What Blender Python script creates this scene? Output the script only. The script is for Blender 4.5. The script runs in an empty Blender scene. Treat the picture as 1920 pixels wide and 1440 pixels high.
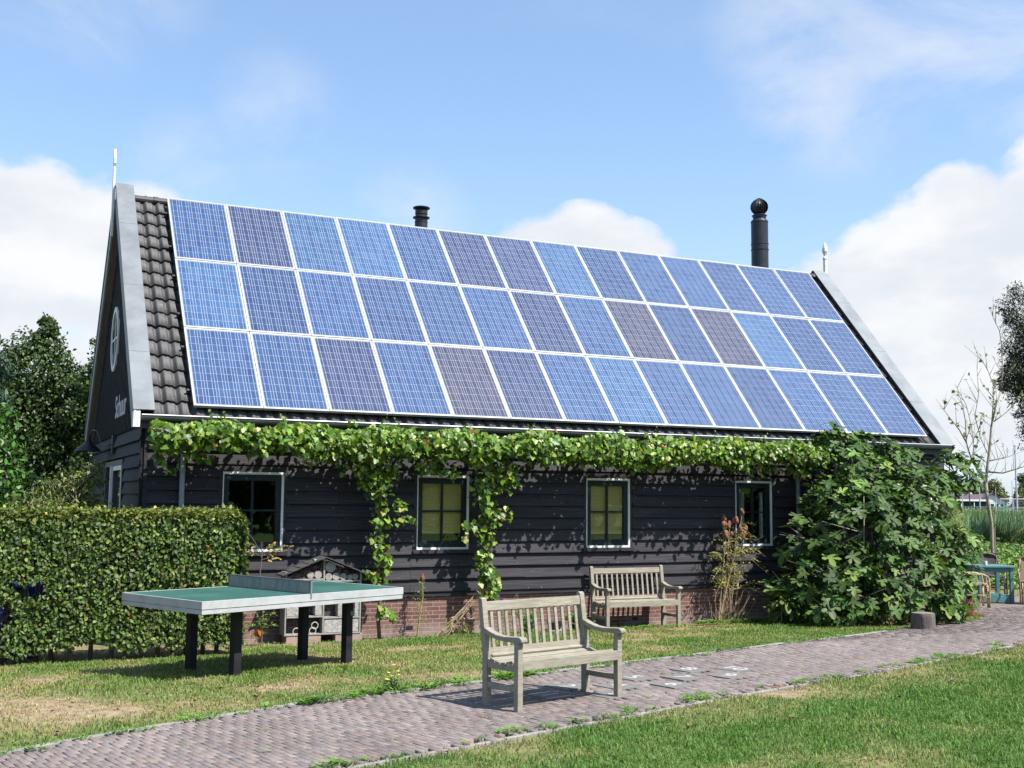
import bpy, math, random
import numpy as np
from mathutils import Matrix, Vector
random.seed(7); rng = np.random.default_rng(7)
D2R = math.radians
S = bpy.context.scene
COL = S.collection
PI = math.pi

# ------------------------------------------------------------------ camera
cam = bpy.data.cameras.new('camera'); camo = bpy.data.objects.new('camera', cam); COL.objects.link(camo)
cam.sensor_width = 36.0; cam.lens = 36.0 * 2130.36 / 1920.0
cam.clip_start = 0.1; cam.clip_end = 3000
RM = ((0.90314398, -0.42924842, 0.00876106), (0.05117579, 0.08736915, -0.99486063), (0.4262769, 0.89895074, 0.10087405))
M = Matrix(((RM[0][0], -RM[1][0], -RM[2][0], -2.8203), (RM[0][1], -RM[1][1], -RM[2][1], -16.5315),
            (RM[0][2], -RM[1][2], -RM[2][2], 1.85), (0, 0, 0, 1)))
camo.matrix_world = M
S.camera = camo

# ------------------------------------------------------------------ light
SUN_EL = 53.0; SUN_AZ = -55.0                    # azimuth measured from +X
sd = Vector((math.cos(D2R(SUN_EL)) * math.cos(D2R(SUN_AZ)), math.cos(D2R(SUN_EL)) * math.sin(D2R(SUN_AZ)), math.sin(D2R(SUN_EL))))
sl = bpy.data.lights.new('sun', 'SUN'); sl.energy = 5.0; sl.angle = D2R(0.53); sl.color = (1.0, 0.955, 0.89)
so = bpy.data.objects.new('sun', sl); COL.objects.link(so); so.rotation_euler = sd.to_track_quat('Z', 'Y').to_euler(); so.location = (20, -30, 40)
W = bpy.data.worlds.new('World'); S.world = W; W.use_nodes = True
S.view_settings.view_transform = 'Standard'; S.view_settings.look = 'None'; S.view_settings.gamma = 1.0
S.view_settings.use_curve_mapping = False; S.view_settings.exposure = 1.0

class NT:
    """small helper to write node trees"""
    def __init__(s, nt): s.nt = nt; nt.nodes.clear()
    def n(s, t, **k):
        x = s.nt.nodes.new(t)
        ins = k.pop('ins', {})
        for a, b in k.items(): setattr(x, a, b)
        for a, b in ins.items(): s.put(x, a, b)
        return x
    def put(s, x, a, b):
        i = x.inputs[a]
        if isinstance(b, bpy.types.NodeSocket): s.nt.links.new(b, i)
        elif isinstance(b, bpy.types.Node): s.nt.links.new(b.outputs[0], i)
        else:
            if isinstance(b, (tuple, list)) and len(b) == 3 and i.type == 'RGBA': b = (*b, 1)
            i.default_value = b
    def m(s, op, a, b=0.0, c=None, clamp=False):
        x = s.n('ShaderNodeMath', operation=op, use_clamp=clamp); s.put(x, 0, a); s.put(x, 1, b)
        if c is not None: s.put(x, 2, c)
        return x.outputs[0]
    def mix(s, f, a, b, mode='MIX'):
        x = s.n('ShaderNodeMix', data_type='RGBA', blend_type=mode); s.put(x, 0, f)
        s.put(x, 6, a); s.put(x, 7, b); return x.outputs[2]
    def ramp(s, f, lo, hi, smooth=True):
        x = s.n('ShaderNodeMapRange', interpolation_type='SMOOTHSTEP' if smooth else 'LINEAR')
        s.put(x, 0, f); s.put(x, 1, lo); s.put(x, 2, hi); s.put(x, 3, 0.0); s.put(x, 4, 1.0); return x.outputs[0]
    def noise(s, vec, scale, detail=4, rough=0.55, out=0, dist=0.0):
        x = s.n('ShaderNodeTexNoise'); s.put(x, 'Vector', vec); s.put(x, 'Scale', scale); s.put(x, 'Detail', detail)
        s.put(x, 'Roughness', rough); s.put(x, 'Distortion', dist); return x.outputs[out]
    def map(s, vec, scale=(1, 1, 1), rot=(0, 0, 0), loc=(0, 0, 0)):
        x = s.n('ShaderNodeMapping'); s.put(x, 0, vec); x.inputs['Location'].default_value = loc
        x.inputs['Rotation'].default_value = rot; x.inputs['Scale'].default_value = scale; return x.outputs[0]

def build_world():
    t = NT(W.node_tree)
    sky = t.n('ShaderNodeTexSky', sky_type='NISHITA'); sky.sun_disc = False
    sky.sun_elevation = D2R(SUN_EL); sky.sun_rotation = math.atan2(sd.x, sd.y)
    sky.air_density = 1.0; sky.dust_density = 0.8; sky.ozone_density = 1.6; sky.altitude = 0
    tc = t.n('ShaderNodeTexCoord').outputs['Generated']
    blue = t.mix(1.0, sky.outputs[0], (0.95, 1.10, 1.22), 'MULTIPLY')
    # clouds, laid out by direction in the sky
    blobs = [((0.031, 0.966, 0.192), 3.6, 1.0), ((-0.05, 0.97, 0.165), 5.2, 1.0), ((0.080, 0.968, 0.180), 3.4, 1.0), ((-0.12, 0.965, 0.155), 6, 1.0), ((0.112, 0.965, 0.20), 3.4, 1.0), ((0.145, 0.962, 0.185), 2.8, 1.0), ((0.02, 0.975, 0.17), 5.0, .8), ((-.05, .975, .15), 5, .7),
             ((0.473, 0.855, 0.200), 2.9, 0.95), ((0.505, 0.84, 0.195), 2.5, .9), ((0.435, 0.868, 0.197), 2.6, .85),
             ((0.716, 0.66, 0.232), 2.2, .95), ((0.70, 0.69, 0.175), 4.0, .85), ((0.75, 0.62, 0.165), 5.4, .95), ((0.72, 0.66, 0.10), 6.5, .6), ((0.80, 0.55, 0.20), 6.2, 1.0), ((0.665, 0.735, 0.15), 3.4, .65), ((.765, .6, .20), 4.2, .95)]
    acc = None
    for d, r, wgt in blobs:
        v = Vector(d).normalized()
        dp = t.n('ShaderNodeVectorMath', operation='DOT_PRODUCT'); t.put(dp, 0, tc); dp.inputs[1].default_value = v
        c = math.cos(D2R(r * 1.25))
        f = t.m('MULTIPLY', t.m('MAXIMUM', t.m('DIVIDE', t.m('SUBTRACT', dp.outputs['Value'], c), 1 - c), 0.0), wgt)
        acc = f if acc is None else t.m('MAXIMUM', acc, f)
    vv = t.map(tc, (1, 1, 1.6))
    n1 = t.noise(vv, 7.0, 9, 0.58); n2 = t.noise(t.map(tc, (1, 1, 1.5), loc=(3, 1, 2)), 16.0, 8, 0.6)
    dens = t.m('ADD', t.m('MULTIPLY', acc, 1.25), t.m('MULTIPLY', t.m('SUBTRACT', n1, 0.5), 2.3))
    dens = t.m('ADD', dens, t.m('MULTIPLY', t.m('SUBTRACT', n2, 0.5), 0.9))
    dens = t.m('MULTIPLY', dens, t.ramp(acc, 0.0, 0.10))
    cov = t.m('MULTIPLY', t.ramp(dens, 0.10, 0.62), .95)
    sacc = None
    for d, r, wgt in [((0.70, 0.60, 0.40), 7.5, 1.0), ((0.66, 0.66, 0.375), 5, .9), ((0.62, 0.70, 0.345), 4.5, .9), ((0.60, 0.72, 0.40), 4, .7), ((0.22, 0.93, 0.32), 3.2, .55), ((0.05, 0.92, 0.43), 5.5, .7), ((0.33, 0.905, 0.235), 3.0, .6), ((.15, .95, .27), 3, .5), ((.74, .62, .33), 5, .8)]:
        v = Vector(d).normalized(); dp = t.n('ShaderNodeVectorMath', operation='DOT_PRODUCT'); t.put(dp, 0, tc); dp.inputs[1].default_value = v
        c = math.cos(D2R(r * 1.25)); f = t.m('MULTIPLY', t.m('MAXIMUM', t.m('DIVIDE', t.m('SUBTRACT', dp.outputs['Value'], c), 1 - c), 0.0), wgt); sacc = f if sacc is None else t.m('MAXIMUM', sacc, f)
    soft = t.m('MULTIPLY', t.ramp(sacc, 0.0, .8), t.ramp(t.noise(t.map(tc, (1, 1, 1.8), loc=(2, 7, 3)), 6.0, 10, .62, dist=.4), .36, .70)); soft = t.m('MULTIPLY', soft, .48)
    cov = t.m('MAXIMUM', cov, soft)
    z = t.n('ShaderNodeSeparateXYZ'); t.put(z, 0, tc)
    # thin veil towards the horizon
    veil = t.m('ADD', t.m('MULTIPLY', t.ramp(z.outputs[2], 0.36, 0.0), 0.50), 0.20)
    wis = t.ramp(t.noise(t.map(tc, (1.2, 1.2, 4.0), loc=(5, 5, 1)), 4.0, 7, 0.6), 0.52, 0.85)
    veil = t.m('ADD', veil, t.m('MULTIPLY', wis, 0.10), clamp=True)
    shade = t.ramp(t.noise(t.map(tc, (1, 1, 2.2), loc=(0, 0, 0.06)), 9.0, 6, 0.5), 0.36, 0.66)
    # clouds are self shaded at their base
    ccol = t.mix(shade, (0.80, 0.84, 0.90), (1.0, 1.0, 1.0))
    ccol = t.mix(t.ramp(dens, 0.3, 1.1), t.mix(0.5, ccol, (0.93, 0.95, 0.99)), ccol)
    bg1 = t.n('ShaderNodeBackground', ins={'Color': blue, 'Strength': 0.100})
    bgv = t.n('ShaderNodeBackground', ins={'Color': (0.66, 0.83, 1.0), 'Strength': 0.49})
    bg2 = t.n('ShaderNodeBackground', ins={'Color': ccol, 'Strength': 0.50})
    ms0 = t.n('ShaderNodeMixShader'); t.put(ms0, 0, veil); t.put(ms0, 1, bg1); t.put(ms0, 2, bgv)
    ms = t.n('ShaderNodeMixShader'); t.put(ms, 0, cov); t.put(ms, 1, ms0); t.put(ms, 2, bg2)
    o = t.n('ShaderNodeOutputWorld'); t.put(o, 0, ms)
build_world()

# ------------------------------------------------------------------ helpers
def tag(o, label=None, cat=None, group=None, kind=None):
    if label: o['label'] = label
    if cat: o['category'] = cat
    if group: o['group'] = group
    if kind: o['kind'] = kind
    return o
def thing(name, label, cat, loc=(0, 0, 0), rz=0.0, group=None):
    o = bpy.data.objects.new(name, None); COL.objects.link(o); o.location = loc; o.rotation_euler = (0, 0, rz)
    o.empty_display_size = 0.2
    return tag(o, label, cat, group)
def offset_of(p):
    v = Vector((0, 0, 0))
    while p is not None:
        v = v + Vector(p.location); p = p.parent
    return v
class MB:
    def __init__(s): s.v = []; s.f = []; s.mi = []; s.cm = 0
    def add(s, vs, fs):
        b = len(s.v); s.v += [tuple(x) for x in vs]; s.f += [tuple(b + i for i in f) for f in fs]; s.mi += [s.cm] * len(fs); return s
    def box(s, a, b, mat=None):
        x0, y0, z0 = a; x1, y1, z1 = b
        vs = [(x0, y0, z0), (x1, y0, z0), (x1, y1, z0), (x0, y1, z0), (x0, y0, z1), (x1, y0, z1), (x1, y1, z1), (x0, y1, z1)]
        if mat is not None: vs = [mat @ Vector(v) for v in vs]
        return s.add(vs, [(0, 3, 2, 1), (4, 5, 6, 7), (0, 1, 5, 4), (1, 2, 6, 5), (2, 3, 7, 6), (3, 0, 4, 7)])
    def beam(s, p, q, w, h, up=(0, 0, 1)):
        p = Vector(p); q = Vector(q); d = (q - p); L = d.length; d.normalize(); up = Vector(up)
        sx = d.cross(up); sx.normalize(); u = sx.cross(d)
        vs = []
        for t in (p, q):
            for a, b in ((-1, -1), (1, -1), (1, 1), (-1, 1)): vs.append(t + sx * (a * w / 2) + u * (b * h / 2))
        return s.add(vs, [(3, 2, 1, 0), (4, 5, 6, 7), (0, 1, 5, 4), (1, 2, 6, 5), (2, 3, 7, 6), (3, 0, 4, 7)])
    def tube(s, pts, r, seg=8, cap=True):
        pts = [Vector(p) for p in pts]; n = len(pts)
        rs = r if isinstance(r, (list, tuple)) else [r] * n
        d0 = (pts[1] - pts[0]).normalized(); a = d0.orthogonal().normalized(); vs = []; fs = []
        for i, p in enumerate(pts):
            d = (pts[min(i + 1, n - 1)] - pts[max(i - 1, 0)]).normalized()
            a = (a - d * a.dot(d)).normalized(); b = d.cross(a)
            for k in range(seg):
                t = 2 * PI * k / seg; vs.append(p + (a * math.cos(t) + b * math.sin(t)) * rs[i])
        for i in range(n - 1):
            for k in range(seg):
                k2 = (k + 1) % seg; fs.append((i * seg + k, i * seg + k2, (i + 1) * seg + k2, (i + 1) * seg + k))
        if cap: fs.append(tuple(reversed(range(seg)))); fs.append(tuple((n - 1) * seg + k for k in range(seg)))
        return s.add(vs, fs)
    def lathe(s, prof, c=(0, 0, 0), seg=24):
        vs = []; fs = []; n = len(prof)
        for r, z in prof:
            for k in range(seg):
                t = 2 * PI * k / seg; vs.append((c[0] + r * math.cos(t), c[1] + r * math.sin(t), c[2] + z))
        for i in range(n - 1):
            for k in range(seg):
                k2 = (k + 1) % seg; fs.append((i * seg + k, i * seg + k2, (i + 1) * seg + k2, (i + 1) * seg + k))
        fs.append(tuple(reversed(range(seg)))); fs.append(tuple((n - 1) * seg + k for k in range(seg)))
        return s.add(vs, fs)
    def prism(s, poly, fn0, fn1):
        """poly: 2D outline; fn0/fn1 map a 2D point to the two end caps"""
        n = len(poly); vs = [fn0(p) for p in poly] + [fn1(p) for p in poly]
        fs = [tuple(reversed(range(n))), tuple(range(n, 2 * n))] + [(i, (i + 1) % n, n + (i + 1) % n, n + i) for i in range(n)]
        return s.add(vs, fs)
    def build(s, name, mat, parent=None, world=True, smooth=False, bevel=0.0, seg=2):
        me = bpy.data.meshes.new(name); off = offset_of(parent) if (parent is not None and world) else Vector((0, 0, 0))
        me.from_pydata([(v[0] - off.x, v[1] - off.y, v[2] - off.z) for v in s.v], [], s.f)
        ms = mat if isinstance(mat, (list, tuple)) else [mat]
        for m in ms: me.materials.append(m)
        if len(ms) > 1: me.polygons.foreach_set('material_index', s.mi)
        if smooth: me.polygons.foreach_set('use_smooth', [True] * len(me.polygons))
        me.validate(); me.update()
        o = bpy.data.objects.new(name, me); COL.objects.link(o); o.parent = parent
        if bevel:
            b = o.modifiers.new('bevel', 'BEVEL'); b.width = bevel; b.segments = seg; b.limit_method = 'ANGLE'; b.angle_limit = D2R(40)
        if smooth and not bevel:
            pass
        return o
def raw_mesh(name, V, loops, starts, totals, mat, parent=None, col=None, world=True, smooth=False):
    V = np.asarray(V, np.float32)
    if parent is not None and world: V = V - np.array(offset_of(parent), np.float32)
    me = bpy.data.meshes.new(name); me.vertices.add(len(V)); me.vertices.foreach_set('co', V.ravel())
    me.loops.add(len(loops)); me.loops.foreach_set('vertex_index', np.asarray(loops, np.int32))
    me.polygons.add(len(starts)); me.polygons.foreach_set('loop_start', np.asarray(starts, np.int32)); me.polygons.foreach_set('loop_total', np.asarray(totals, np.int32))
    if smooth: me.polygons.foreach_set('use_smooth', np.ones(len(starts), bool))
    if col is not None:
        a = me.color_attributes.new('col', 'FLOAT_COLOR', 'POINT'); c4 = np.ones((len(V), 4), np.float32); c4[:, :3] = col; a.data.foreach_set('color', c4.ravel())
    me.materials.append(mat); me.update(calc_edges=True)
    o = bpy.data.objects.new(name, me); COL.objects.link(o); o.parent = parent
    return o

def norm(a): return a / np.maximum(np.linalg.norm(a, axis=-1, keepdims=True), 1e-9)
SH = {}
SH['oval'] = ([(0, 0, 0), (.27, .3, .05), (.30, .6, .07), (0, 1, -.02), (-.30, .6, .07), (-.27, .3, .05), (0, .5, 0)], [(0, 1, 2, 6), (6, 2, 3), (0, 6, 4, 5), (6, 3, 4)])
SH['thin'] = ([(0, 0, 0), (.13, .45, .03), (0, 1, -.06), (-.13, .45, .03)], [(0, 1, 2, 3)])
def lobed(out, zc=.18):
    vs = [(0, .35, 0)] + [(x, y, abs(x) * zc - max(0, y - .5) * .18) for x, y in out]
    n = len(out); return (vs, [(0, 1 + i, 1 + (i + 1) % n) for i in range(n)])
vo = [(0, .02), (.18, -.12), (.46, .02), (.40, .22), (.60, .46), (.36, .52), (.30, .74), (0, 1.05)]
SH['vine'] = lobed(vo + [(-x, y) for x, y in vo[-2:0:-1]])
fo = [(0, .10), (.10, .03), (.40, .02), (.50, .12), (.24, .26), (.56, .40), (.66, .60), (.48, .62), (.20, .42), (.30, .78), (.22, .96), (.08, .86), (.06, .55 + .1), (0.05, .86), (0, 1.08)]
fo = [(0, .08), (.12, .0), (.42, -.02), (.52, .10), (.22, .24), (.58, .38), (.70, .58), (.52, .64), (.17, .44), (.24, .80), (.14, 1.0), (0, 1.08)]
SH['fig'] = lobed(fo + [(-x, y) for x, y in fo[-2:0:-1]], .22)
SH['tri'] = ([(-.5, 0, 0), (.5, 0, 0), (0, 1, 0)], [(0, 1, 2)])
def leafcloud(name, P, Nn, Dd, size, shape, mat, parent, col, smooth=False):
    """P positions, Nn leaf normals, Dd leaf length directions"""
    V, F = SH[shape]; V = np.array(V); k = len(V); N = len(P)
    Nn = norm(Nn); b = norm(Dd - Nn * np.sum(Dd * Nn, 1, keepdims=True)); a = np.cross(b, Nn)
    sz = np.asarray(size).reshape(-1, 1, 1)
    X = P[:, None, :] + sz * (V[None, :, 0:1] * a[:, None, :] + (V[None, :, 1:2]) * b[:, None, :] + V[None, :, 2:3] * Nn[:, None, :])
    lp = np.concatenate([np.array(f) for f in F]); tt = np.array([len(f) for f in F])
    L = (lp[None, :] + (np.arange(N) * k)[:, None]).ravel(); T = np.tile(tt, N); St = np.concatenate([[0], np.cumsum(T)[:-1]])
    C = np.repeat(col, k, axis=0)
    return raw_mesh(name, X.reshape(-1, 3), L, St, T, mat, parent, C, smooth=smooth)
def rdir(n): return norm(rng.normal(size=(n, 3)))
def pick(cols, n, jit=0.12, w=None):
    c = np.array(cols)[rng.choice(len(cols), n, p=w)]
    return np.clip(c * (1 + rng.normal(0, jit, (n, 1))) * (1 + rng.normal(0, jit * .4, (n, 3))), 0.002, .95)

_vn = rng.random((256, 256))
def vnoise(x, y):
    xi = np.floor(x).astype(int); yi = np.floor(y).astype(int); fx = x - xi; fy = y - yi; fx = fx * fx * (3 - 2 * fx); fy = fy * fy * (3 - 2 * fy)
    g = lambda i, j: _vn[i % 256, j % 256]
    return (g(xi, yi) * (1 - fx) + g(xi + 1, yi) * fx) * (1 - fy) + (g(xi, yi + 1) * (1 - fx) + g(xi + 1, yi + 1) * fx) * fy
def fbm(x, y, s=1.0, o=4):
    r = 0; a = .5; t = 0
    for i in range(o): r = r + a * vnoise(x * s + 17 * i, y * s + 31 * i); t += a; a *= .5; s *= 2.1
    return r / t

# ------------------------------------------------------------------ materials
MATS = {}
def mat(name, c1, c2=None, scale=5.0, rough=0.6, bump=0.0, bscale=None, stretch=(1, 1, 1), metal=0.0, spec=0.5, lo=.3, hi=.7, spots=None, detail=6):
    if name in MATS: return MATS[name]
    m = bpy.data.materials.new(name); m.use_nodes = True; t = NT(m.node_tree)
    tc = t.n('ShaderNodeTexCoord').outputs['Object']; v = t.map(tc, stretch)
    c2 = c2 or c1
    nz = t.noise(v, scale, detail, .6); col = t.mix(t.ramp(nz, lo, hi), c1, c2)
    if spots:  # (colour, scale, threshold)
        sn = t.noise(t.map(tc, (1, 1, 1), loc=(7, 3, 1)), spots[1], 3, .5); col = t.mix(t.ramp(sn, spots[2], spots[2] + .05), col, spots[0])
    p = t.n('ShaderNodeBsdfPrincipled', ins={'Base Color': col, 'Metallic': metal, 'Specular IOR Level': spec})
    t.put(p, 'Roughness', t.m('ADD', t.m('MULTIPLY', nz, .25), rough - .12, clamp=True))
    if bump:
        bn = t.noise(v, bscale or scale * 3, 5, .6); bb = t.n('ShaderNodeBump', ins={'Strength': bump, 'Distance': .02, 'Height': bn}); t.put(p, 'Normal', bb)
    t.put(t.n('ShaderNodeOutputMaterial'), 0, p); MATS[name] = m; return m
def leafmat(name, trans=.3, rough=.45, spec=.4, tint=(1.25, 1.3, .55)):
    m = bpy.data.materials.new(name); m.use_nodes = True; t = NT(m.node_tree)
    a = t.n('ShaderNodeAttribute', attribute_name='col').outputs['Color']
    tc = t.n('ShaderNodeTexCoord').outputs['Object']
    col = t.mix(.35, a, t.mix(1.0, a, t.mix(t.ramp(t.noise(tc, 30, 3), .3, .7), (.55, .6, .5), (1.5, 1.4, 1.3)), 'MULTIPLY'))
    p = t.n('ShaderNodeBsdfPrincipled', ins={'Base Color': col, 'Roughness': rough, 'Specular IOR Level': spec})
    tr = t.n('ShaderNodeBsdfTranslucent'); t.put(tr, 0, t.mix(1.0, col, tint, 'MULTIPLY'))
    mx = t.n('ShaderNodeMixShader'); t.put(mx, 0, trans); t.put(mx, 1, p); t.put(mx, 2, tr)
    t.put(t.n('ShaderNodeOutputMaterial'), 0, mx); MATS[name] = m; return m
def attrmat(name, rough=.8, bump=0.0, bscale=60, spec=.3, var=.35, vscale=25):
    m = bpy.data.materials.new(name); m.use_nodes = True; t = NT(m.node_tree)
    a = t.n('ShaderNodeAttribute', attribute_name='col').outputs['Color']; tc = t.n('ShaderNodeTexCoord').outputs['Object']
    nz = t.noise(tc, vscale, 6, .65)
    col = t.mix(1.0, a, t.mix(t.ramp(nz, .25, .75), (1 - var,) * 3, (1 + var,) * 3), 'MULTIPLY')
    p = t.n('ShaderNodeBsdfPrincipled', ins={'Base Color': col, 'Roughness': rough, 'Specular IOR Level': spec})
    if bump:
        bb = t.n('ShaderNodeBump', ins={'Strength': bump, 'Distance': .01, 'Height': t.noise(tc, bscale, 5, .6)}); t.put(p, 'Normal', bb)
    t.put(t.n('ShaderNodeOutputMaterial'), 0, p); MATS[name] = m; return m

def board_mat():
    m = bpy.data.materials.new('black_tarred_wood'); m.use_nodes = True; t = NT(m.node_tree)
    tc = t.n('ShaderNodeTexCoord').outputs['Object']
    g1 = t.noise(t.map(tc, (1.2, 1.2, 55)), 1.6, 6, .6); g2 = t.noise(t.map(tc, (.35, .35, 5.2)), 1.3, 3, .5)
    col = t.mix(t.ramp(g1, .3, .7), (.021, .019, .024), (.058, .054, .061)); col = t.mix(t.ramp(g2, .35, .7), t.mix(1.0, col, (.72, .72, .72), 'MULTIPLY'), col)
    sp = t.ramp(t.noise(tc, 28, 2, .4), .74, .78); col = t.mix(sp, col, (.26, .26, .27))
    p = t.n('ShaderNodeBsdfPrincipled', ins={'Base Color': col, 'Roughness': .62, 'Specular IOR Level': .22})
    bb = t.n('ShaderNodeBump', ins={'Strength': .35, 'Distance': .006, 'Height': g1}); t.put(p, 'Normal', bb)
    t.put(t.n('ShaderNodeOutputMaterial'), 0, p); return m
M_BOARD = board_mat()
M_GABLE = mat('shade_darkened_boards', (.010, .010, .013), (.024, .023, .028), 3, .6, .25, stretch=(1, 8, 1), spec=.12)  # same black paint as the front boards, darkened to put the gable's shade in
M_BLACK = mat('black_paint', (.018, .018, .022), (.032, .032, .037), 8, .5, .1)
M_SASH = mat('dark_green_paint', (.005, .011, .014), (.008, .017, .02), 6, .45, spec=.3)
M_WHITE = mat('white_paint', (.66, .67, .66), (.78, .78, .76), 5, .5, .05, spots=((.45, .46, .44), 14, .68))
M_ZINC = mat('zinc_sheet', (.140, .157, .17), (.20, .217, .23), 2.5, .55, .05, metal=.2, spec=.4)
M_ZINCD = mat('weathered_zinc_gutter', (.085, .10, .10), (.15, .17, .17), 3, .5, metal=.3, stretch=(1, 3, 3))
M_RIM = mat('bright_zinc_bead', (.5, .52, .53), (.62, .64, .65), 5, .4, metal=.3)
M_GREYWOOD = mat('grey_brown_wood', (.10, .09, .086), (.16, .145, .14), 3, .7, .3, stretch=(8, 1, 1))
M_BARGE = mat('pale_grey_board', (.20, .195, .20), (.28, .275, .28), 3, .6, .2)
M_ALU = mat('aluminium_frame', (.36, .37, .385), (.44, .45, .46), 6, .4, metal=.15)
M_TUBE = mat('black_flue_paint', (.016, .018, .024), (.026, .028, .035), 8, .42, spec=.35)
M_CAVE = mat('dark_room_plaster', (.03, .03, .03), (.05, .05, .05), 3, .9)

def brick_mat():
    m = bpy.data.materials.new('red_brick_masonry'); m.use_nodes = True; t = NT(m.node_tree)
    tc = t.n('ShaderNodeTexCoord').outputs['Object']; s = t.n('ShaderNodeSeparateXYZ'); t.put(s, 0, tc)
    geo = t.n('ShaderNodeNewGeometry'); gs = t.n('ShaderNodeSeparateXYZ'); t.put(gs, 0, geo.outputs['Normal'])
    isx = t.m('GREATER_THAN', t.m('ABSOLUTE', gs.outputs[0]), .5)
    uu = t.m('ADD', t.m('MULTIPLY', s.outputs[0], t.m('SUBTRACT', 1.0, isx)), t.m('MULTIPLY', s.outputs[1], isx))
    cx = t.n('ShaderNodeCombineXYZ'); t.put(cx, 0, uu); t.put(cx, 1, s.outputs[2])
    b = t.n('ShaderNodeTexBrick'); t.put(b, 'Vector', cx); t.put(b, 'Scale', 1.0); t.put(b, 'Brick Width', .225); t.put(b, 'Row Height', .0625); t.put(b, 'Mortar Size', .006); t.put(b, 'Mortar Smooth', .3); t.put(b, 'Bias', 0.0)
    b.inputs['Color1'].default_value = (.145, .068, .054, 1); b.inputs['Color2'].default_value = (.215, .11, .09, 1); b.inputs['Mortar'].default_value = (.30, .275, .25, 1)
    n1 = t.noise(tc, 3.5, 6, .6); n2 = t.noise(tc, 60, 4, .6)
    col = t.mix(1.0, b.outputs['Color'], t.mix(t.ramp(n2, .3, .7), (.8, .8, .8), (1.15, 1.15, 1.15)), 'MULTIPLY')
    # whitish lime bloom rising from the ground, part of the masonry
    low = t.m('MULTIPLY', t.ramp(t.m('ADD', s.outputs[2], t.m('MULTIPLY', n1, -.35)), .12, -.32), .75)
    zz = t.m('MULTIPLY', low, t.ramp(n1, .25, .6)); col = t.mix(zz, col, (.36, .31, .28))
    p = t.n('ShaderNodeBsdfPrincipled', ins={'Base Color': col, 'Roughness': .9, 'Specular IOR Level': .2})
    bb = t.n('ShaderNodeBump', ins={'Strength': .6, 'Distance': .01}); t.put(bb, 'Height', t.m('ADD', t.m('MULTIPLY', b.outputs['Fac'], -1.0), t.m('MULTIPLY', n2, .4))); t.put(p, 'Normal', bb)
    t.put(t.n('ShaderNodeOutputMaterial'), 0, p); return m
M_BRICK = brick_mat()
def tile_mat():
    m = bpy.data.materials.new('grey_concrete_roof_tile'); m.use_nodes = True; t = NT(m.node_tree)
    tc = t.n('ShaderNodeTexCoord').outputs['Object']
    n1 = t.noise(tc, 2.2, 6, .6); n2 = t.noise(tc, 40, 4, .6)
    col = t.mix(t.ramp(n1, .3, .7), (.043, .041, .042), (.072, .069, .070)); col = t.mix(t.m('MULTIPLY', n2, .35), col, (.10, .094, .09))
    n3 = t.noise(t.map(tc, (1, 1, 1), loc=(9, 2, 4)), 9, 3, .5); col = t.mix(t.m('MULTIPLY', t.ramp(n3, .66, .74), .6), col, (.17, .15, .085))
    n4 = t.noise(t.map(tc, (1, 1, 1), loc=(1, 8, 4)), 22, 2, .5); col = t.mix(t.ramp(n4, .73, .77), col, (.34, .33, .31))
    p = t.n('ShaderNodeBsdfPrincipled', ins={'Base Color': col, 'Roughness': .62, 'Specular IOR Level': .45})
    bb = t.n('ShaderNodeBump', ins={'Strength': .25, 'Distance': .01, 'Height': n2}); t.put(p, 'Normal', bb)
    t.put(t.n('ShaderNodeOutputMaterial'), 0, p); return m
M_TILE = tile_mat()
def glass_mat(name, tint=(.9, .95, .93), opac=.25, rough=.02):
    m = bpy.data.materials.new(name); m.use_nodes = True; t = NT(m.node_tree)
    tr = t.n('ShaderNodeBsdfTransparent', ins={'Color': tint}); gl = t.n('ShaderNodeBsdfGlossy', ins={'Roughness': rough, 'Color': (1, 1, 1)})
    tc = t.n('ShaderNodeTexCoord').outputs['Object']
    bb = t.n('ShaderNodeBump', ins={'Strength': .04, 'Distance': .02, 'Height': t.noise(tc, 2.5, 2, .5)}); t.put(gl, 'Normal', bb)
    fr = t.n('ShaderNodeFresnel', ins={'IOR': 1.5}); f = t.m('MULTIPLY', fr.outputs[0], 1.5, clamp=True)
    mx = t.n('ShaderNodeMixShader'); t.put(mx, 0, f); t.put(mx, 1, tr); t.put(mx, 2, gl)
    t.put(t.n('ShaderNodeOutputMaterial'), 0, mx); return m
M_GLASS = glass_mat('window_glass')

# ------------------------------------------------------------------ ground
def gz(y):
    t = np.clip((np.asarray(y, float) + 4.5) / 4.5, 0, 1); return -.23 * t
FAR = np.array([(-60, -31), (-14, -12.2), (-8, -9.85), (-5, -8.55), (-3.4, -7.95), (-2.53, -7.50), (-2.05, -7.22), (-1.55, -6.98), (-.88, -6.70), (-.05, -6.36), (.79, -6.12), (1.9, -5.86), (2.79, -5.57), (4.05, -5.23), (5.11, -4.94), (6.37, -4.62), (7.86, -4.20), (9.14, -3.72), (10.2, -3.30), (11.4, -2.95), (12.5, -2.5), (13.6, -1.6), (14.6, -.4), (15.0, 1.3), (16.5, 1.55), (22, 2.6), (60, 12)])
NEAR = np.array([(-60, -34), (-14, -14.8), (-8, -12.3), (-4, -10.4), (-2, -9.4), (-.48, -8.80), (.6, -8.46), (1.34, -8.21), (2.07, -7.98), (2.89, -7.73), (3.98, -7.36), (4.99, -7.08), (6.0, -6.82), (7.15, -6.45), (8.48, -6.02), (9.93, -5.56), (12, -4.9), (16, -3.6), (22, -1.8), (60, 9)])
fary = lambda x: np.interp(x, FAR[:, 0], FAR[:, 1]); neary = lambda x: np.interp(x, NEAR[:, 0], NEAR[:, 1])
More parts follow.
